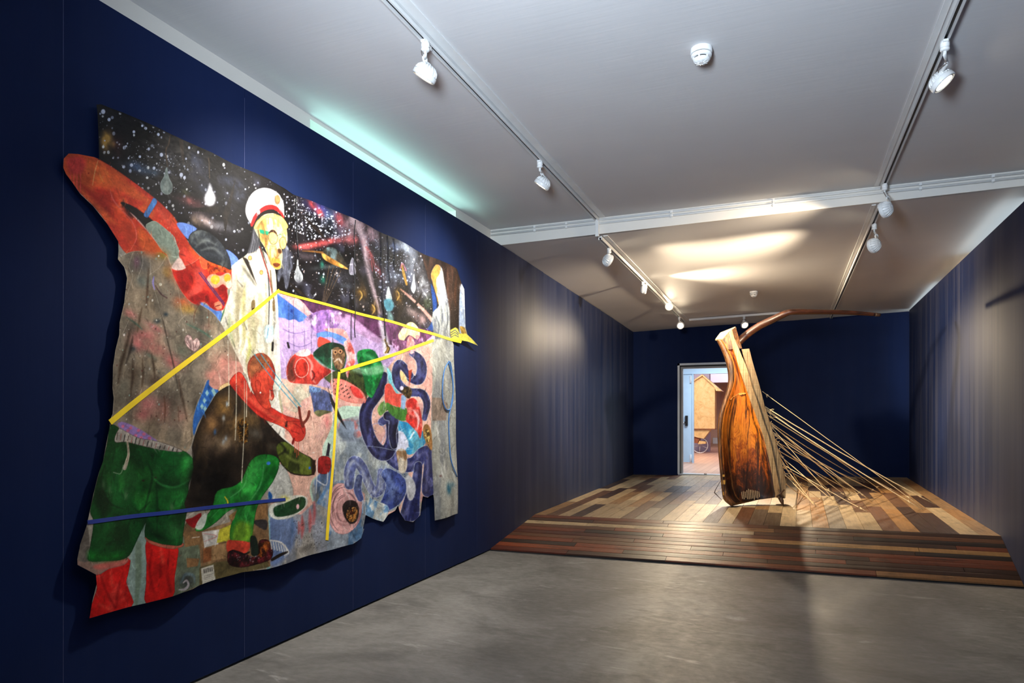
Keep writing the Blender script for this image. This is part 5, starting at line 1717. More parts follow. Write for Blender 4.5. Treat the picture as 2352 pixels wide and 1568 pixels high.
# --- big red figure at the left: arms, head
cv.fill(A((560, 930), (700, 980), (850, 1090), (890, 1140), (820, 1200), (740, 1170), (640, 1050)), (30, 26, 27), .4, (12, 12), 89)
cv.fill(A((85, 560), (130, 513), (230, 520), (340, 545), (400, 575), (500, 640), (600, 715), (720, 810), (870, 930), (950, 1000), (1040, 1090), (1110, 1200), (1150, 1270), (1210, 1360), (1290, 1450), (1340, 1500), (1370, 1580), (1200, 1590), (1130, 1500), (1100, 1400), (1060, 1270), (960, 1190), (870, 1130), (820, 1090), (760, 1045), (680, 990), (600, 955), (580, 970), (640, 1030), (760, 1160), (880, 1290), (1000, 1430), (1030, 1540), (850, 1600), (640, 1420), (560, 1310), (440, 1100), (330, 960), (240, 870), (150, 760), (90, 660)), (208, 68, 46), .16, (7, 7), 90, edge=((150, 30, 26), .6), col2=(222, 98, 54), thr=.12)
for pts, c, al in [(A((230, 600), (330, 580), (520, 700), (780, 900), (820, 960), (700, 930), (520, 830), (350, 760)), (226, 112, 58), .75), (A((120, 560), (220, 540), (280, 580), (260, 680), (180, 700), (130, 660)), (220, 74, 72), .9),
                   (A((240, 790), (330, 850), (480, 960), (600, 1100), (700, 1250), (720, 1330), (640, 1260), (500, 1080), (340, 920)), (150, 26, 24), .7), (A((500, 1010), (620, 1060), (720, 1180), (720, 1280), (690, 1370), (600, 1240)), (222, 84, 50), .8),
                   (A((350, 830), (480, 850), (560, 960), (520, 980), (420, 920)), (176, 36, 30), .7), (A((880, 1010), (980, 1080), (1100, 1220), (1050, 1220), (940, 1110)), (230, 104, 80), .6), (A((1110, 1380), (1200, 1400), (1290, 1520), (1180, 1560)), (228, 84, 72), .7),
                   (A((740, 1180), (900, 1310), (960, 1420), (860, 1440), (740, 1330)), (222, 104, 52), .9), (A((590, 960), (640, 1000), (700, 1090), (640, 1080)), (30, 20, 20), .8)]:
    cv.fill(pts, c, .14, (10, 10), 91, feather=5, alpha=al)
for x, y1 in [(150, 780), (180, 810), (208, 840), (238, 870)]:
    cv.stroke(A((x, 680), (x + 2, y1)), 2.2, (226, 84, 80), .95, 1)
cv.stroke(A((385, 580), (360, 680), (342, 800)), [1, 1.4, 1], (236, 190, 130), .9)
cv.stroke(A((490, 850), (520, 940), (600, 1040), (690, 1150), (720, 1280), (670, 1390)), [1, 3, 2, 2, 2, 1], (236, 120, 110), .8, 1)
cv.stroke(A((660, 1050), (720, 1110), (800, 1200), (900, 1320)), [1, 3, 2, 1], (236, 190, 180), .9, 1)
cv.splat(90, A((200, 600), (500, 660), (1000, 1100), (1200, 1400), (1000, 1400), (500, 1000)), [(236, 130, 90), (240, 150, 130), (150, 30, 26)], (.6, 2.4), (.5, .9), 20)
cv.fill(A((856, 924), (886, 952), (866, 1000), (836, 1050), (808, 1096), (778, 1072), (802, 1020), (832, 970)), (94, 144, 206), .12, (30, 30), 92, edge=((60, 96, 160), .5))
cv.fill(A((800, 1180), (830, 1142), (880, 1132), (960, 1190), (1050, 1268), (1064, 1310), (1104, 1400), (1086, 1480), (1048, 1535), (1000, 1430), (950, 1390), (880, 1290)), (142, 154, 140), .04, edge=((206, 206, 190), .6))
# pale blue slivers
cv.fill(A((1070, 1150), (1150, 1146), (1255, 1196), (1200, 1250), (1180, 1290), (1120, 1230)), (122, 152, 222), .06)
cv.fill(Cs((1280, 50), (1330, 60), (1395, 130), (1350, 175), (1330, 220), (1320, 110)), (120, 150, 224), .06)
cv.fill(Cs((1090, 460), (1190, 520), (1270, 540), (1262, 640), (1220, 590), (1150, 530)), (104, 142, 212), .08)
cv.fill(Cs((1330, 380), (1310, 480), (1280, 560), (1262, 640), (1290, 560)), (70, 110, 60), .2)
# dress
DR = Cs((441, 125), (500, 84), (560, 62), (640, 60), (760, 70), (832, 98), (872, 180), (900, 250), (960, 370), (1010, 440), (1100, 490), (1200, 560), (1262, 645), (1300, 720), (1360, 860), (1440, 1040), (1380, 1110), (1330, 1130), (1260, 1205), (1200, 1160), (1150, 1110), (1110, 1220), (1066, 1330), (1046, 1450), (1044, 1600), (1000, 1700), (900, 1680), (700, 1600), (500, 1530), (376, 1490), (374, 1440), (394, 1390), (400, 1260), (387, 1180), (390, 1000), (410, 870), (445, 740), (450, 640), (490, 480), (515, 280), (492, 190))
cv.fill(DR, (156, 140, 120), .24, (7, 4), 93, edge=((206, 196, 178), .7), col2=(130, 120, 106))
for x, y, rx, ry, c, al, ro in [
        (700, 60, 120, 50, (208, 96, 50), .9, .2), (790, 100, 50, 40, (150, 130, 30), .7, 0), (640, 170, 90, 110, (112, 108, 104), .8, 0), (590, 150, 30, 60, (140, 96, 116), .6, 0), (650, 300, 80, 60, (92, 108, 108), .7, 0),
        (900, 250, 60, 110, (206, 100, 60), .9, -.5), (980, 480, 90, 60, (206, 104, 66), .85, .4), (1010, 530, 80, 45, (196, 158, 60), .7, .3), (850, 230, 40, 60, (176, 140, 50), .7, -.4),
        (540, 570, 70, 40, (176, 112, 108), .85, .5), (660, 760, 130, 80, (190, 122, 118), .95, -.1), (620, 830, 80, 60, (190, 118, 116), .85, .3), (760, 850, 140, 70, (180, 116, 110), .8, .4), (880, 960, 110, 60, (178, 116, 110), .75, .6), (740, 680, 110, 30, (190, 126, 124), .8, .5),
        (700, 1300, 110, 90, (186, 126, 122), .85, 0), (660, 1400, 80, 70, (190, 124, 120), .9, 0), (840, 1380, 80, 120, (176, 126, 114), .7, 0), (960, 1420, 60, 110, (180, 134, 120), .7, 0), (1280, 980, 130, 110, (206, 146, 132), .9, .3), (1200, 1080, 90, 60, (206, 146, 132), .9, 0),
        (560, 860, 40, 30, (62, 70, 74), .8, 0), (770, 630, 40, 26, (54, 66, 72), .8, 0), (840, 575, 24, 20, (60, 72, 80), .8, 0), (1100, 700, 110, 26, (110, 126, 108), .7, .6), (960, 870, 70, 40, (120, 124, 108), .7, .6), (720, 920, 90, 20, (100, 116, 104), .6, .5),
        (480, 1200, 60, 110, (118, 116, 104), .6, 0), (560, 1280, 60, 80, (96, 88, 78), .7, 0), (740, 1120, 80, 60, (96, 74, 60), .6, 0), (580, 1060, 70, 90, (86, 72, 60), .6, 0), (1150, 680, 60, 40, (170, 120, 112), .5, 0)]:
    (q,) = Cs((x, y)); cv.blob(q[0], q[1], rx / 3.563, ry / 3.563, c, al, ro, seed=3)
for l, w_, c in [(((690, 200), (684, 380), (676, 520)), 5, (76, 54, 40)), (((640, 520), (622, 600), (600, 720)), 5, (80, 62, 46)), (((540, 700), (500, 850), (456, 1000), (436, 1150)), 8, (60, 44, 32)), (((560, 760), (540, 860), (500, 980)), 6, (40, 30, 26)),
                 (((720, 900), (740, 1010), (748, 1100)), 5, (66, 50, 38)), (((640, 940), (650, 1060), (640, 1180)), 5, (76, 58, 44)), (((560, 940), (560, 1100), (545, 1250)), 6, (66, 50, 40)), (((780, 460), (820, 640), (860, 820), (900, 1000), (930, 1180)), 3, (66, 58, 50)),
                 (((930, 1080), (960, 1250), (1000, 1450)), 5, (84, 66, 54)), (((820, 1240), (830, 1340), (826, 1450)), 3, (96, 60, 44)), (((930, 1330), (936, 1450)), 3, (96, 66, 50)), (((1110, 480), (1070, 560), (1062, 640)), 2, (110, 70, 54)), (((1172, 540), (1175, 680)), 2, (110, 70, 54))]:
    cv.stroke(Cs(*l), [1] + [w_] * (len(l) - 2) + [1], c, .75, w_ * .45)
for l in [((630, 70), (640, 160), (600, 280)), ((560, 70), (530, 180), (560, 260), (540, 340), (500, 450)), ((830, 100), (780, 190), (700, 250)), ((870, 190), (940, 380), (970, 600)), ((700, 130), (720, 300), (780, 480), (820, 620)), ((1290, 830), (1160, 860), (1020, 1000)), ((530, 620), (470, 740))]:
    cv.stroke(Cs(*l), 1.0, (206, 196, 180), .6, .8)
cv.splat(260, DR, [(226, 222, 210), (206, 206, 200), (150, 170, 160)], (.5, 2.2), (.6, 1), 21)
cv.splat(130, DR, [(60, 48, 44), (96, 50, 46)], (.5, 1.8), (.5, .9), 22)
cv.blob(*Cs((792, 330))[0], 3.4, 3.6, (232, 226, 206), 1, hard=1); cv.blob(*Cs((486, 744))[0], 2.6, 3, (226, 214, 206), 1, hard=1)
cv.stroke(Cs((735, 270), (730, 320), (745, 372)), [3, 4, 2], (150, 140, 206), .9, 1)
cv.stroke(Cs((750, 340), (800, 410), (850, 440)), [2, 3, 2], (86, 60, 64), .9)
cv.stroke(Cs((510, 600), (600, 660), (640, 700)), [2, 4, 2], (84, 110, 96), .8, 1.5); cv.stroke(Cs((1010, 655), (1130, 720), (1200, 780)), [2, 4, 2], (90, 120, 104), .8, 1.5)
# butterfly patch
cv.fill(Cs((990, 780), (1008, 746), (1036, 752), (1052, 790), (1080, 770), (1102, 800), (1096, 842), (1066, 878), (1040, 866), (1008, 838)), (206, 176, 170), .2, (40, 40), 94, edge=((96, 66, 66), .7))
for l in [((1052, 790), (1056, 870)), ((1008, 760), (1030, 830)), ((1086, 786), (1066, 850)), ((1000, 800), (1036, 850))]:
    cv.stroke(Cs(*l), 1.2, (110, 74, 78), .9)
# head
cv.fill(Cs((880, 205), (960, 186), (1040, 160), (1094, 120), (1136, 98), (1166, 130), (1240, 150), (1330, 190), (1346, 300), (1340, 360), (1312, 372), (1318, 440), (1300, 500), (1280, 540), (1230, 545), (1190, 520), (1150, 480), (1100, 470), (1076, 492), (1020, 456), (950, 360)), (208, 66, 48), .2, (10, 10), 95, edge=((236, 180, 160), .6), col2=(176, 40, 36))
cv.fill(Cs((900, 230), (1000, 210), (1060, 250), (1040, 350), (1000, 410), (950, 350)), (156, 30, 28), .2, feather=5, alpha=.75)
cv.fill(Cs((1060, 210), (1120, 190), (1150, 300), (1110, 400), (1040, 440), (1010, 410), (1070, 330)), (222, 92, 84), .2, feather=4, alpha=.7)
cv.fill(Cs((1080, 410), (1150, 400), (1180, 470), (1130, 470), (1090, 500), (1030, 450)), (140, 24, 24), .2, feather=3, alpha=.8)
cv.fill(Cs((1100, 110), (1136, 92), (1164, 130), (1158, 200), (1120, 190)), (232, 112, 70), .1, edge=((236, 170, 90), .7))
cv.fill(Cs((880, 196), (900, 150), (940, 110), (980, 170), (990, 200), (930, 216)), (230, 200, 190), .12)
cv.fill(Cs((1160, 150), (1240, 140), (1336, 190), (1330, 240), (1250, 230), (1180, 250)), (216, 92, 40), .4, (40, 40), 96, col2=(150, 50, 20))
cv.fill(Cs((1160, 280), (1200, 246), (1260, 262), (1300, 240), (1336, 250), (1348, 340), (1320, 368), (1280, 330), (1230, 362), (1180, 340)), (238, 176, 150), .12)
cv.blob(*Cs((1222, 293))[0], 9.6, 10.4, (240, 190, 60), 1, hard=1.2); cv.blob(*Cs((1312, 280))[0], 7, 9, (236, 180, 66), 1, hard=1.2)
cv.blob(*Cs((1226, 288))[0], 5, 6, (246, 214, 110), .9)
cv.blob(*Cs((1326, 332))[0], 6, 9, (236, 226, 206), 1, hard=1.4)
cv.fill(Cs((1212, 490), (1260, 470), (1276, 520), (1240, 540)), (236, 140, 110), .2); cv.stroke(Cs((1226, 510), (1262, 500)), [2, 2], (70, 20, 20), .9)
cv.stroke(Cs((1290, 360), (1310, 440), (1270, 470)), [2, 4, 2], (150, 26, 26), .8, 1.5)
for a0, b0 in (((1098, 235), (1290, 505)), ((1112, 232), (1292, 488))):
    cv.stroke(Cs(a0, b0), 1.8, (42, 60, 130), .95, smooth=False)
# dark cap
cv.fill(A((1186, 1290), (1215, 1232), (1300, 1210), (1400, 1258), (1480, 1345), (1532, 1450), (1548, 1560), (1500, 1540), (1420, 1510), (1340, 1470), (1270, 1410), (1205, 1340)), (60, 64, 70), .25, (12, 12), 97, edge=((30, 30, 34), 1.0), col2=(96, 100, 100))
for l in [((1250, 1360), (1330, 1300), (1420, 1340)), ((1300, 1390), (1400, 1370), (1480, 1440))]:
    cv.stroke(A(*l), [2, 6, 2], (150, 154, 150), .55, 3)
# chequered sliver
cv.fill(Cs((1160, 1112), (1190, 1150), (1248, 1205), (1204, 1240), (1150, 1350), (1084, 1470), (1052, 1568), (1044, 1450), (1070, 1330), (1110, 1230), (1140, 1150)), (62, 114, 186), .12)
for i, (x, y) in enumerate([(1165, 1170), (1196, 1200), (1150, 1220), (1176, 1250), (1206, 1222), (1130, 1280), (1156, 1300), (1112, 1330), (1136, 1350)]):
    cv.fill(Cs((x, y - 26), (x + 14, y), (x, y + 26), (x - 14, y)), (166, 208, 214) if i % 3 else (40, 84, 140), .05, smooth=False)

# --- shorts, legs and the collage at the feet
cv.fill(E_((600, 800), (612, 900), (604, 1100), (594, 1400), (470, 1425), (448, 1200), (480, 1060), (540, 920)), (152, 172, 164), .06)
cv.fill(E_((530, 960), (570, 960), (560, 1200), (530, 1400), (510, 1400), (520, 1200)), (132, 150, 132), .06, feather=2)
cv.fill(E_((850, 880), (900, 790), (980, 830), (1020, 860), (1210, 800), (1300, 760), (1395, 700), (1490, 640), (1500, 1120), (1300, 1175), (1000, 1270), (780, 1345), (800, 1200), (815, 1060)), (132, 104, 76), .2, (10, 10), 100, False, col2=(156, 128, 96))
for pts, c in [(E_((815, 960), (870, 900), (1000, 940), (1010, 1120), (1000, 1265), (780, 1340), (800, 1180)), (112, 122, 104)), (E_((1020, 870), (1150, 850), (1140, 960), (1040, 985)), (206, 202, 196)), (E_((1150, 850), (1240, 810), (1220, 930), (1130, 950)), (196, 190, 70)),
               (E_((1000, 1130), (1130, 1090), (1480, 1040), (1490, 1125), (1130, 1218), (1000, 1262)), (106, 96, 66)), (E_((1030, 990), (1090, 985), (1090, 1080), (1030, 1100)), (140, 92, 60)), (E_((1095, 970), (1200, 950), (1200, 1060), (1095, 1080)), (166, 134, 98)),
               (E_((890, 1060), (1000, 1065), (985, 1120), (895, 1130)), (156, 120, 84)), (E_((1385, 690), (1480, 650), (1480, 760), (1390, 800)), (150, 116, 80)), (E_((770, 1080), (820, 1090), (800, 1160), (764, 1165)), (150, 112, 80)), (E_((870, 870), (1010, 860), (1020, 960), (880, 980)), (138, 108, 76))]:
    cv.fill(pts, c, .16, (16, 16), 101, False)
cv.fill(E_((1390, 790), (1480, 780), (1480, 850), (1440, 840)), (60, 56, 56), .3); cv.stroke(E_((900, 790), (905, 760), (1010, 690)), 3, (206, 200, 190), .8)
cv.stroke(E_((1030, 880), (1130, 900), (1040, 940)), [1, 2, 1], (190, 96, 96), .6)
cv.stroke(E_((936, 912), (1000, 905)), 1.4, (230, 226, 216), .9)
cv.fill(E_((1013, 1138), (1106, 1110), (1120, 1236), (1024, 1266)), (212, 208, 196), .05, smooth=False)
for k in range(14):
    x = 1030 + k * 5.2
    cv.stroke(E_((x, 1146 - k * 1.5), (x + 2, 1176 - k * 1.5)), [.5, 1.1][k % 2], (60, 58, 56), .9, .5, smooth=False)
for k in range(4):
    cv.stroke(E_((1036, 1196 + k * 14), (1100, 1178 + k * 14)), .8, (120, 118, 112), .8, smooth=False)
cv.blob(*E_((890, 1235))[0], 22, 20, (50, 54, 60), .9)
cv.stroke(E_((840, 1240), (880, 1180), (950, 1190), (960, 1240)), [4, 7, 7, 3], (110, 130, 140), .8, 2)
cv.stroke(E_((826, 1290), (870, 1290), (905, 1260), (890, 1225), (860, 1240)), [3, 6, 6, 5, 3], (176, 170, 176), .95, 1)
# legs
cv.fill(E_((206, 1130), (465, 1060), (472, 1150), (450, 1235), (470, 1300), (480, 1425), (160, 1510), (188, 1380), (222, 1270)), (206, 36, 34), .14, (8, 8), 102, edge=((120, 10, 16), .6), col2=(226, 70, 62), thr=.2)
cv.fill(E_((610, 930), (730, 950), (822, 980), (812, 1080), (790, 1200), (772, 1345), (592, 1395), (594, 1250), (602, 1100)), (210, 40, 36), .14, (8, 8), 103, edge=((120, 10, 16), .6), col2=(232, 80, 70), thr=.2)
for l in [((250, 1180), (290, 1300), (360, 1420)), ((430, 1160), (390, 1280), (370, 1420)), ((460, 1250), (440, 1330)), ((640, 1000), (620, 1150), (640, 1300)), ((760, 1010), (740, 1180), (760, 1300)), ((700, 1050), (690, 1200))]:
    cv.stroke(E_(*l), [1] + [5] * (len(l) - 1), (130, 14, 20), .6, 3)
for l in [((330, 1160), (340, 1260)), ((700, 990), (710, 1090)), ((240, 1400), (330, 1440))]:
    cv.stroke(E_(*l), [4, 8], (240, 106, 84), .6, 4)
cv.fill(E_((70, 1060), (160, 1050), (300, 1075), (462, 1060), (440, 1108), (320, 1136), (215, 1182), (75, 1112)), (164, 136, 124), .1, (8, 8), 104, edge=((70, 50, 48), .5), alpha=.95)
cv.fill(E_((205, 1110), (460, 1062), (440, 1108), (320, 1136), (230, 1145)), (206, 110, 100), .1, feather=3, alpha=.8)
cv.fill(E_((150, 815), (170, 960), (160, 1080), (70, 1066), (98, 950)), (120, 112, 104), .14, (10, 5), 105)
cv.fill(E_((604, 900), (730, 950), (862, 950), (860, 975), (780, 992), (690, 975), (620, 945)), (190, 110, 90), .1, edge=((60, 40, 34), .4))
# shorts
SHP = E_((334, 88), (400, 100), (480, 200), (600, 240), (700, 258), (860, 268), (930, 318), (956, 380), (942, 450), (916, 520), (912, 650), (892, 760), (866, 880), (850, 962), (760, 962), (690, 950), (600, 904), (612, 800), (585, 840), (540, 930), (480, 1040), (400, 1075), (280, 1080), (160, 1078), (168, 1000), (205, 800), (180, 720), (210, 600), (250, 450), (290, 330), (320, 200))
cv.fill(SHP, (26, 82, 40), .3, (7, 5), 106, edge=((14, 30, 18), .6), col2=(44, 112, 52), thr=.12)
for pts, c, al in [(E_((560, 600), (640, 580), (660, 640), (620, 720), (560, 720)), (52, 138, 60), .8), (E_((860, 350), (935, 330), (945, 420), (880, 500), (860, 440)), (46, 136, 62), .8), (E_((690, 570), (900, 560), (880, 680), (760, 720), (690, 660)), (40, 122, 56), .75),
                   (E_((170, 1010), (300, 1030), (440, 1020), (400, 1070), (180, 1076)), (34, 128, 50), .85), (E_((740, 800), (850, 820), (830, 900), (760, 900)), (50, 110, 60), .7), (E_((230, 540), (330, 640), (300, 780), (240, 700)), (16, 46, 26), .7),
                   (E_((600, 780), (660, 860), (760, 930), (640, 900)), (14, 40, 22), .8), (E_((430, 420), (520, 380), (560, 500), (480, 600)), (40, 92, 50), .6), (E_((880, 320), (930, 330), (920, 400)), (70, 160, 84), .6)]:
    cv.fill(pts, c, .25, (12, 8), 107, feather=8, alpha=al)
for l, c in [(((660, 460), (720, 520), (820, 540), (930, 480)), (70, 150, 84)), (((640, 380), (660, 480), (600, 720)), (14, 40, 22)), (((300, 380), (270, 500), (330, 650), (450, 700)), (14, 44, 24)), (((500, 780), (440, 900), (300, 960)), (16, 52, 28)), (((690, 500), (690, 700), (680, 880)), (16, 50, 26)), (((380, 260), (360, 360)), (16, 50, 26)), (((560, 260), (600, 400)), (18, 56, 30)), (((540, 700), (570, 720), (640, 650)), (18, 48, 26))]:
    cv.stroke(E_(*l), [1] + [4] * (len(l) - 2) + [1], c, .75, 2.4)
cv.splat(420, SHP, [(110, 140, 104), (70, 110, 76), (16, 40, 24)], (.3, 1.2), (.3, .7), 25)
for x, y in ((470, 600), (340, 560), (290, 520), (790, 690)):
    cv.blob(*E_((x, y))[0], 6, 14, (106, 130, 96), .5)
cv.blob(*E_((600, 492))[0], 3.6, 2.4, (50, 20, 20), 1); cv.blob(*E_((682, 470))[0], 4, 2.4, (60, 30, 24), .9)
cv.fill(E_((398, 70), (450, 62), (560, 108), (680, 186), (690, 210), (590, 190), (430, 112)), (160, 134, 190), .08)
for x, y in ((440, 92), (500, 104), (560, 122), (600, 150), (540, 160), (640, 180), (580, 176), (480, 124)):
    cv.blob(*E_((x, y))[0], 4, 3.6, (214, 120, 150), .9, hard=1.4)
cv.fill(E_((376, 182), (404, 118), (432, 114), (560, 178), (700, 204), (852, 262), (850, 280), (736, 268), (600, 238), (468, 206), (392, 210)), (176, 168, 158), .14, (20, 20), 108, edge=((40, 30, 28), .6))
for k in range(16):
    x = 400 + k * 29
    cv.stroke(E_((x, 140 + (x - 400) * .27), (x - 8, 190 + (x - 400) * .2)), [1.8, 1.2, 2.6][k % 3], [(60, 44, 40), (150, 60, 56), (40, 40, 44)][k % 3], .8)
cv.stroke(E_((478, 205), (490, 290), (478, 350), (462, 400)), [4, 5, 8, 9], (196, 186, 166), 1, 1, .3)
cv.stroke(E_((478, 210), (490, 290), (478, 350)), 1.4, (80, 50, 44), .8)
for l in [((450, 380), (430, 440), (370, 430)), ((470, 390), (450, 410))]:
    cv.stroke(E_(*l), 1, (206, 200, 190), .9)

# --- squatting man
cv.fill(G((590, 0), (620, 0), (632, 330), (608, 410), (640, 640), (620, 670), (560, 590), (520, 560), (560, 480), (600, 400)), (236, 230, 220), .06)
cv.fill(G((520, 600), (590, 600), (640, 690), (720, 760), (640, 720), (580, 650)), (232, 226, 214), .06)
cv.fill(G((560, 860), (620, 860), (660, 920), (694, 1050), (640, 1075), (550, 1060)), (202, 202, 196), .12, (12, 6), 110, edge=((120, 120, 110), .5))
cv.fill(G((160, 325), (250, 232), (330, 190), (378, 258), (330, 320), (296, 340), (240, 372), (190, 372)), (212, 156, 142), .12)
cv.fill(G((216, 380), (236, 350), (280, 330), (298, 340), (284, 380), (240, 390)), (238, 206, 154), .06, edge=((150, 90, 60), .5))
JK = G((216, 392), (290, 350), (330, 370), (380, 430), (480, 520), (580, 640), (640, 705), (740, 780), (832, 830), (836, 922), (700, 922), (640, 882), (600, 826), (560, 800), (480, 800), (434, 850), (384, 980), (300, 1012), (232, 1060), (204, 1136), (26, 1136), (50, 1020), (76, 880), (64, 740), (120, 560), (178, 450))
cv.fill(JK, (44, 36, 30), .4, (10, 6), 111, edge=((20, 16, 14), .6), col2=(66, 54, 40), thr=.15)
for x, y, rx, ry, c, al, ro in [(260, 480, 70, 90, (134, 104, 62), .85, .2), (330, 600, 80, 90, (140, 110, 70), .8, 0), (180, 600, 60, 80, (120, 92, 62), .8, .4), (250, 720, 80, 70, (130, 112, 92), .7, 0), (150, 720, 40, 90, (100, 84, 70), .6, 0), (420, 560, 80, 50, (96, 76, 50), .7, .7),
                                (110, 950, 70, 160, (12, 11, 12), .95, 0), (220, 960, 120, 130, (12, 11, 12), .95, 0), (470, 660, 80, 40, (84, 80, 74), .6, .3), (560, 740, 60, 30, (60, 56, 46), .7, .3), (400, 700, 60, 40, (66, 60, 56), .6, 0), (120, 1090, 80, 40, (14, 12, 12), .9, 0), (350, 860, 60, 50, (20, 17, 15), .8, -.5)]:
    (q,) = G((x, y)); cv.blob(q[0], q[1], rx / 2.8, ry / 2.8, tuple(min(255, v * 1.28) for v in c), al, ro, seed=7)
for x, y in ((270, 470), (250, 560), (200, 650), (270, 690), (255, 715)):
    cv.blob(*G((x, y))[0], 4, 8, (180, 190, 196) if x > 210 else (60, 110, 176), .8)
cv.fill(G((340, 600), (370, 560), (400, 580), (416, 660), (396, 730), (364, 700), (346, 650)), (104, 72, 30), .8, (46, 46), 112, col2=(50, 34, 16))
cv.splat(50, G((345, 580), (410, 580), (410, 720), (350, 720)), [(206, 166, 80), (150, 110, 50)], (.5, 1.3), (.7, 1), 26)
cv.fill(G((590, 742), (640, 712), (740, 782), (830, 832), (832, 918), (700, 914), (640, 876), (606, 820)), (92, 104, 44), .25, (12, 8), 113, col2=(52, 60, 26), edge=((24, 22, 16), .5))
cv.stroke(G((620, 770), (690, 830), (780, 850)), [2, 8, 3], (140, 152, 80), .6, 3)
cv.stroke(G((580, 690), (640, 760), (600, 800)), [2, 5, 2], (20, 18, 16), .7, 2)
cv.fill(G((824, 830), (846, 828), (842, 924), (822, 926)), (50, 26, 20), .1, smooth=False)
cv.fill(G((862, 835), (884, 806), (930, 808), (952, 830), (948, 880), (926, 916), (866, 908)), (152, 40, 40), .2, (18, 18), 114, edge=((70, 14, 18), .5))
for y in (832, 856, 880):
    cv.stroke(G((915, y), (946, y + 4)), 1.2, (86, 14, 20), .8)
cv.fill(G((934, 716), (950, 730), (940, 806), (916, 802)), (44, 40, 56), .2, smooth=False)
cv.stroke(G((858, 820), (858, 920), (856, 1040)), 2, (226, 226, 226), .9, .8); cv.stroke(G((860, 960), (920, 990), (930, 910)), 2.6, (226, 226, 230), .85, 1)
# trousers
TR = G((232, 1030), (330, 1000), (390, 950), (430, 850), (480, 802), (550, 794), (600, 822), (602, 880), (570, 970), (510, 1070), (480, 1150), (462, 1260), (442, 1350), (380, 1366), (318, 1350), (322, 1250), (360, 1140), (300, 1160), (226, 1230), (140, 1284), (90, 1276), (150, 1210), (204, 1136))
cv.fill(TR, (34, 122, 50), .25, (8, 6), 115, edge=((12, 50, 22), .7), col2=(58, 156, 70), thr=.12)
for pts, c, al in [(G((330, 1270), (380, 1220), (450, 1250), (440, 1350), (330, 1352)), (134, 168, 52), .8), (G((450, 860), (500, 820), (560, 820), (500, 920), (420, 1040)), (70, 168, 84), .7), (G((470, 1040), (560, 900), (590, 880), (520, 1040), (460, 1150)), (16, 76, 34), .7), (G((230, 1060), (320, 1020), (360, 1040), (280, 1110)), (60, 150, 80), .6), (G((330, 1100), (420, 1040), (440, 1080), (380, 1200)), (20, 84, 36), .7)]:
    cv.fill(pts, c, .2, (12, 8), 116, feather=6, alpha=al)
for l in [((420, 900), (400, 1000), (300, 1080)), ((520, 860), (500, 1000), (400, 1150)), ((300, 1090), (200, 1200)), ((440, 1140), (400, 1260))]:
    cv.stroke(G(*l), [1] + [3] * (len(l) - 2) + [1], (130, 206, 140), .5, 1.4)
cv.blob(*G((546, 850))[0], 4, 4, (70, 130, 206), 1, hard=1.4); cv.blob(*G((806, 880))[0], 2.6, 3.4, (60, 110, 196), 1, hard=1.2)
cv.stroke(G((280, 1066), (296, 1090), (300, 1106)), [2, 3, 3], (236, 214, 60), 1)
cv.fill(G((305, 1190), (360, 1150), (340, 1210), (322, 1230)), (150, 120, 80), .2, (40, 40), 117, smooth=False)
cv.fill(G((22, 1216), (70, 1200), (132, 1170), (120, 1230), (90, 1264), (56, 1256)), (152, 30, 36), .15); cv.fill(G((90, 1264), (126, 1200), (170, 1170), (160, 1240), (130, 1278)), (206, 214, 204), .1)
# ankle, patchwork shoe
cv.fill(G((298, 1350), (330, 1345), (440, 1360), (430, 1410), (380, 1440), (310, 1430), (290, 1400)), (200, 76, 58), .2, (14, 14), 118)
cv.fill(G((300, 1430), (340, 1410), (420, 1440), (470, 1450), (500, 1350), (550, 1350), (570, 1420), (550, 1470), (470, 1500), (380, 1518), (306, 1500)), (84, 30, 36), .5, (30, 30), 119, edge=((30, 14, 16), 1.0), col2=(40, 16, 22))
cv.splat(110, G((300, 1430), (420, 1440), (560, 1380), (570, 1440), (400, 1516)), [(190, 180, 186), (150, 60, 66), (120, 110, 120)], (.5, 1.8), (.6, 1), 27)
cv.fill(G((486, 1380), (540, 1350), (560, 1370), (520, 1450), (484, 1440)), (150, 86, 40), .5, (30, 30), 120, col2=(60, 30, 20))
cv.fill(G((446, 1320), (480, 1330), (490, 1430), (450, 1446), (440, 1380)), (28, 40, 34), .2)
cv.stroke(G((330, 1410), (390, 1436), (440, 1420)), [3, 4, 3], (24, 18, 18), .9)
for k in range(7):
    cv.stroke(G((560 + k * 14, 1350 + k * 4), (566 + k * 15, 1400 + k * 4)), [2, 2.6], (226, 226, 222), .9)
cv.stroke(G((560, 1345), (620, 1360), (664, 1420), (640, 1440)), [3, 4, 4, 3], (232, 230, 226), .95)
cv.stroke(G((566, 1470), (610, 1440), (656, 1418)), [6, 7, 4], (44, 36, 32), 1)
# green sole
cv.fill(G((560, 1120), (620, 1090), (680, 1060), (760, 1056), (800, 1080), (790, 1130), (700, 1190), (600, 1212), (556, 1180)), (222, 222, 212), .1)
cv.fill(G((584, 1130), (640, 1106), (740, 1066), (786, 1080), (776, 1136), (700, 1176), (600, 1194), (578, 1166)), (36, 72, 46), .2, (14, 14), 121)
cv.fill(G((552, 1030), (572, 1060), (560, 1090), (548, 1080)), (40, 100, 170), .1); cv.blob(*G((640, 1076))[0], 12, 8, (226, 220, 110), .8)
cv.blob(*G((730, 1128))[0], 4, 6, (236, 190, 196), 1, hard=1.6)
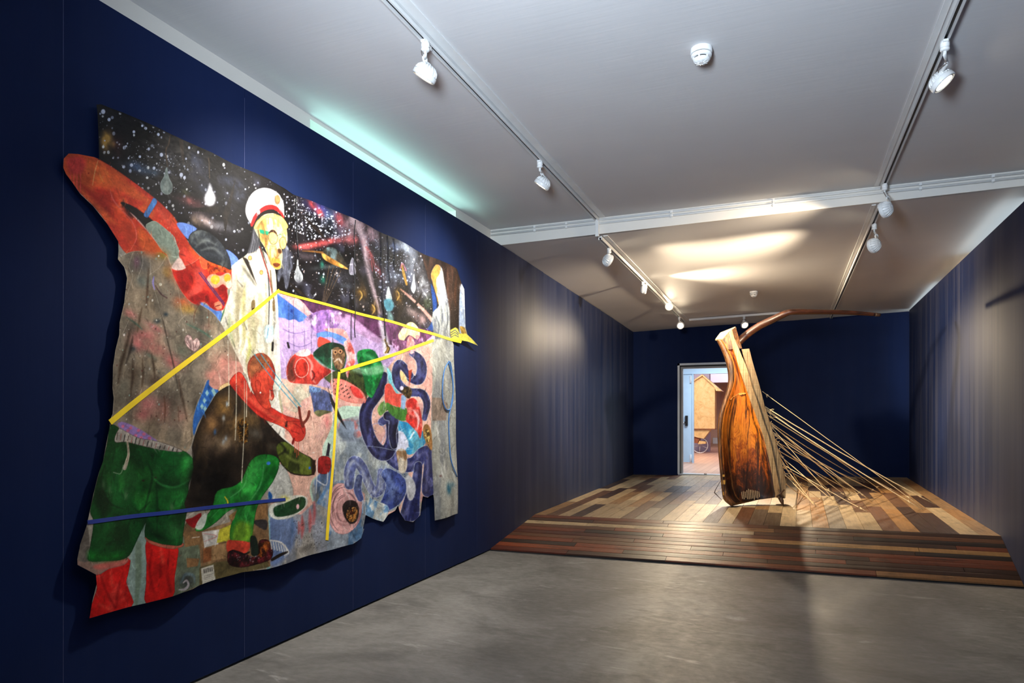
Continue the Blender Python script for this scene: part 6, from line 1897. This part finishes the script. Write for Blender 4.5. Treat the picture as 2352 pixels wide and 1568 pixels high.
# red arm and fist
cv.fill(G((288, 322), (346, 264), (390, 310), (430, 390), (500, 450), (570, 496), (650, 545), (740, 572), (768, 612), (772, 660), (748, 702), (700, 704), (660, 640), (600, 602), (500, 556), (400, 470), (310, 370)), (206, 66, 54), .16, (9, 9), 122, edge=((110, 20, 22), .7), col2=(226, 92, 70), thr=.14)
cv.stroke(G((330, 330), (420, 430), (540, 530), (640, 580)), [4, 8, 7, 4], (232, 116, 92), .55, 4)
cv.stroke(G((320, 370), (430, 480), (560, 570)), [2, 6, 3], (140, 24, 26), .6, 3)
for l in [((690, 590), (740, 620), (760, 660)), ((660, 580), (740, 580)), ((680, 640), (730, 660))]:
    cv.stroke(G(*l), [1] + [2] * (len(l) - 1), (120, 20, 24), .8)
cv.fill(G((648, 580), (658, 580), (654, 620), (642, 616)), (40, 26, 26), .1, smooth=False)
cv.fill(G((690, 690), (700, 690), (690, 730), (680, 720)), (130, 20, 24), .1)
for x in (700, 712, 724):
    cv.stroke(G((x, 704), (x + 1, 780 + (x % 7) * 6)), 1.3, (222, 92, 80), .9)
# head of the squatting man
cv.fill(G((408, 262), (416, 196), (460, 152), (520, 146), (570, 190), (594, 260), (588, 310), (574, 370), (582, 420), (566, 446), (548, 438), (560, 492), (520, 496), (470, 440), (430, 350)), (176, 62, 48), .22, (9, 9), 123, edge=((90, 20, 20), .6), col2=(206, 80, 60), thr=.12)
cv.fill(G((410, 256), (420, 196), (462, 156), (520, 150), (564, 190), (540, 240), (470, 270), (430, 300)), (150, 100, 66), .3, (14, 14), 124, feather=5, alpha=.85)
cv.splat(60, G((415, 190), (560, 180), (560, 290), (430, 310)), [(206, 130, 90), (90, 30, 26)], (.5, 1.6), (.5, .9), 28)
cv.fill(G((460, 330), (478, 318), (494, 340), (486, 390), (468, 380)), (206, 80, 62), .1, edge=((110, 20, 22), .8))
cv.blob(*G((494, 396))[0], 2, 2, (236, 226, 220), 1, hard=1)
cv.stroke(G((556, 380), (580, 384)), 2, (70, 16, 18), .9); cv.blob(*G((560, 432))[0], 4, 4, (232, 150, 130), 1, hard=1.4)
# slingshot
cv.stroke(G((735, 492), (742, 560), (756, 612)), [6, 6, 7], (112, 44, 36), 1); cv.stroke(G((756, 600), (790, 560), (804, 520)), [6, 6, 8], (120, 54, 44), 1)
for a0, b0 in (((452, 150), (724, 492)), ((500, 150), (748, 486))):
    cv.stroke(G(a0, b0), 1.9, (62, 150, 176), .95, smooth=False)
cv.stroke(G((424, 118), (452, 150)), 1, (90, 86, 80), .8); cv.stroke(G((470, 118), (500, 150)), 1, (90, 86, 80), .8)
# white runs down the figures
for sh, x, y0, y1 in [(G, 280, 60, 480), (G, 328, 60, 700), (G, 384, 320, 975), (G, 398, 330, 550), (G, 424, 330, 390), (G, 556, 380, 420)]:
    cv.stroke(sh((x, y0), (x + 2, (y0 + y1) / 2), (x + 1, y1)), [1.2, 1.6, 2.2], (226, 220, 200), .85, .7)
# scumbled brushwork: short strokes of slightly lighter or darker local colour all over the canvas
rs = np.random.RandomState(77)
for k in range(3600):
    x = rs.uniform(160, 1080)
    j = int((x - PX0) / (PX1 - PX0) * (NCOL - 1))
    i = rs.randint(0, NROW)
    y = cv.PY[j, i]
    loc = cv.col[j * NROW + i].copy()
    f = rs.choice([0.62, 0.75, 0.85, 1.16, 1.28, 1.45])
    ang = rs.normal(1.45, 0.5) if rs.rand() < 0.7 else rs.uniform(0, 3.14)
    L = rs.uniform(4, 15)
    dx, dy = L * math.cos(ang) * 0.7, L * math.sin(ang)
    bend = rs.uniform(-3, 3)
    w_ = rs.uniform(1.0, 3.2)
    cv.stroke([(x - dx, y - dy), (x + bend, y), (x + dx, y + dy)], [0.5, w_, 0.5], tuple(np.clip(loc * f + (4 if f > 1 else 0), 0, 250)), rs.uniform(.25, .6), 0.9, 0.05)

# dark hem along the dark top edge of the canvas
cv.stroke(A((371, 76), (412, 72), (505, 112), (760, 225), (1000, 346), (1400, 512), (1800, 695), (1950, 765)) + B((200, 92), (400, 195), (480, 245)), 5, (14, 12, 14), .9, 1, smooth=False)
cv.stroke(A((394, 566), (386, 300), (379, 130), (371, 76)), 4, (14, 12, 14), .9, 1, smooth=False)


# ---- canvas mesh
def wave(y, z):
    """hang of the loose cloth in front of the wall"""
    return (0.010 * np.sin(y * 4.1 + z * 1.7) + 0.007 * np.sin(y * 9.3 - z * 3.1 + 1.0) + 0.005 * np.sin(z * 7.0 + y * 2.0)
            + 0.006 * np.sin(y * 17.0 + 0.6) * np.clip((1.5 - z), 0, 1))


def cloth_x(y, z):
    return XP + wave(y, z)


poly = np.array(outline)
jall = cv.sel(PX0, PX1, poly[:, 1].min() - 5, poly[:, 1].max() + 5)
sd = np.full(NCOL * NROW, 99.0)
sd[jall] = cv.sdf(poly, jall)
stepx = (PX1 - PX0) / (NCOL - 1)
stepy = (ZP1 - ZP0) / (NROW - 1) * F / np.repeat(cv.d[:, None], NROW, 1).ravel()
tol = np.hypot(stepx, stepy) * 1.02
keep = sd < tol
K2 = keep.reshape(NCOL, NROW)
cell = K2[:-1, :-1] & K2[1:, :-1] & K2[1:, 1:] & K2[:-1, 1:]
ins2 = (sd < 0).reshape(NCOL, NROW)
cell &= (ins2[:-1, :-1] | ins2[1:, :-1] | ins2[1:, 1:] | ins2[:-1, 1:])
jj, ii = np.nonzero(cell)
quads = np.column_stack([jj * NROW + ii, (jj + 1) * NROW + ii, (jj + 1) * NROW + ii + 1, jj * NROW + ii + 1])
used = np.unique(quads)
remap = np.full(NCOL * NROW, -1, np.int64)
remap[used] = np.arange(len(used))
# nodes just outside slide onto the outline
X_, Y_ = cv.PXf[used].copy(), cv.PYf[used].copy()
out = np.nonzero(sd[used] > 0)[0]
bx_, by_, bd_ = X_[out].copy(), Y_[out].copy(), np.full(len(out), 1e9)
for i in range(len(poly)):
    ax, ay = poly[i - 1]; ex, ey = poly[i] - poly[i - 1]
    t = np.clip(((X_[out] - ax) * ex + (Y_[out] - ay) * ey) / (ex * ex + ey * ey + 1e-9), 0, 1)
    qx, qy = ax + t * ex, ay + t * ey
    dd = np.hypot(X_[out] - qx, Y_[out] - qy)
    m_ = dd < bd_
    bx_[m_], by_[m_], bd_[m_] = qx[m_], qy[m_], dd[m_]
X_[out], Y_[out] = bx_, by_
aa = (X_ - CX) / F
tt = XP / (-S_ + aa * C_)
wy = tt * (C_ + aa * S_)
wz = EYE + tt * (HZ - Y_) / F
verts = np.column_stack([cloth_x(wy, wz), wy, wz]).astype(np.float32)
faces = remap[quads]
me = bpy.data.meshes.new('painting')
me.vertices.add(len(verts)); me.vertices.foreach_set('co', verts.ravel())
me.loops.add(len(faces) * 4); me.loops.foreach_set('vertex_index', faces.ravel().astype(np.int32))
me.polygons.add(len(faces)); me.polygons.foreach_set('loop_start', np.arange(0, len(faces) * 4, 4, dtype=np.int32))
me.polygons.foreach_set('loop_total', np.full(len(faces), 4, np.int32))
me.polygons.foreach_set('use_smooth', np.ones(len(faces), bool))
me.update(calc_edges=True)
c = np.clip(cv.col[used], 0, 255) / 255.0
grain = cv.noise(60, 60, 40)[used] * 0.10 + cv.noise(150, 150, 41)[used] * 0.08
c = np.clip(c * (1 + grain[:, None]), 0, 1)
lum = c.mean(1, keepdims=True)
c = np.clip(lum + (c - lum) * 1.02, 0, 1)                     # richer pigment
c = np.clip(0.93 * (c ** 1.08 - 0.04) / 0.96, 0, 1)
lin = np.where(c <= 0.04045, c / 12.92, ((c + 0.055) / 1.055) ** 2.4)
at_ = me.color_attributes.new('paint', 'FLOAT_COLOR', 'POINT')
at_.data.foreach_set('color', np.column_stack([lin, np.ones(len(lin))]).astype(np.float32).ravel())
mp_ = NT('oil paint on loose canvas')
vc = mp_.n('ShaderNodeVertexColor', layer_name='paint')
weave = mp_.noise(mp_.coord((420, 420, 420)), 1.0, 2, 0.5)
dab = mp_.noise(mp_.coord((1, 36, 60)), 1.0, 5, 0.6, 0.8)
pc = mp_.mix(vc.outputs['Color'], mp_.ramp(dab, [(0.3, 0.76), (0.7, 1.14)]), 0.85, 'MULTIPLY')
mp_.set(pc, mp_.ramp(dab, [(0.3, 0.66), (0.7, 0.46)]), spec=0.2)
mp_.bump(dab, 0.16, 0.003)
me.materials.append(mp_.m)
painting = bpy.data.objects.new('painting', me)
COL.objects.link(painting)
tag(painting, 'large irregular canvas painting of red figures and a white coated captain on blue wall', 'painting')


# ---- things fixed onto the canvas: tapes and cords
def cp(px, py, lift=0.0):
    p = on_x(px, py, XP)
    return Vector((float(cloth_x(p.y, p.z)) + lift, p.y, p.z))


def tape(name, p, q, w0, w1, mat, n=40):
    (x0, y0), (x1, y1) = p, q
    L = math.hypot(x1 - x0, y1 - y0)
    nx_, ny_ = -(y1 - y0) / L, (x1 - x0) / L
    m = MB()
    r0, r1 = [], []
    for i in range(n + 1):
        t = i / n
        x, y, w = x0 + (x1 - x0) * t, y0 + (y1 - y0) * t, (w0 + (w1 - w0) * t) / 2
        r0.append([cp(x + nx_ * w, y + ny_ * w, 0.0022), cp(x - nx_ * w, y - ny_ * w, 0.0022), cp(x - nx_ * w, y - ny_ * w, 0.0005), cp(x + nx_ * w, y + ny_ * w, 0.0005)])
    m.loft(r0, smooth=False)
    return m.build(name, mat, painting)


M_YEL = plain('yellow tape', srgb(236, 204, 40), 0.5, 0.08, 14)
M_BTP = plain('blue tape', srgb(30, 52, 132), 0.5, 0.08, 14)
M_CORD = plain('blue cord', srgb(66, 112, 166), 0.6, 0.2, 20)
M_BLKC = plain('black thread', srgb(22, 20, 24), 0.7)
ty = tape('yellow_tape', Cs((372, 1460))[0], Cs((1748, 378))[0], 13.5, 7, M_YEL)
tape('yellow_tape', (636, 668), (1062, 785), 5.6, 6.2, M_YEL)
tape('yellow_tape', D((545, 444))[0], D((1148, 236))[0], 8, 6, M_YEL)
tape('yellow_tape', D((537, 446))[0], D((432, 1568))[0], 5.6, 6.2, M_YEL)
bt = tape('blue_tape', E_((155, 797))[0], E_((1600, 627))[0], 9.5, 7, M_BTP)
bt['label'] = 'dark blue tape across the shorts'
m = MB()
lp = spline([list(p) for p in D((1256, 380), (1222, 440), (1208, 540), (1212, 640), (1238, 698), (1268, 684), (1280, 600), (1278, 480), (1258, 384), (1272, 400), (1282, 560), (1262, 700), (1254, 760), (1256, 900), (1264, 1040), (1300, 1145))], 70)
m.tube([cp(x, y, 0.007) for x, y in lp], 0.005, 7)
m.build('blue_cord', M_CORD, painting)
for x, y0, y1 in [(873, 534, 772), (888, 542, 650), (901, 548, 620), (811, 506, 775), (684, 450, 590)]:
    m = MB(); m.tube([cp(x + (y - y0) * 0.02 + 1.2 * math.sin(y * .09), y, 0.006) for y in np.linspace(y0, y1, 14)], 0.0028, 6)
    m.build('hanging_thread', M_BLKC, painting)
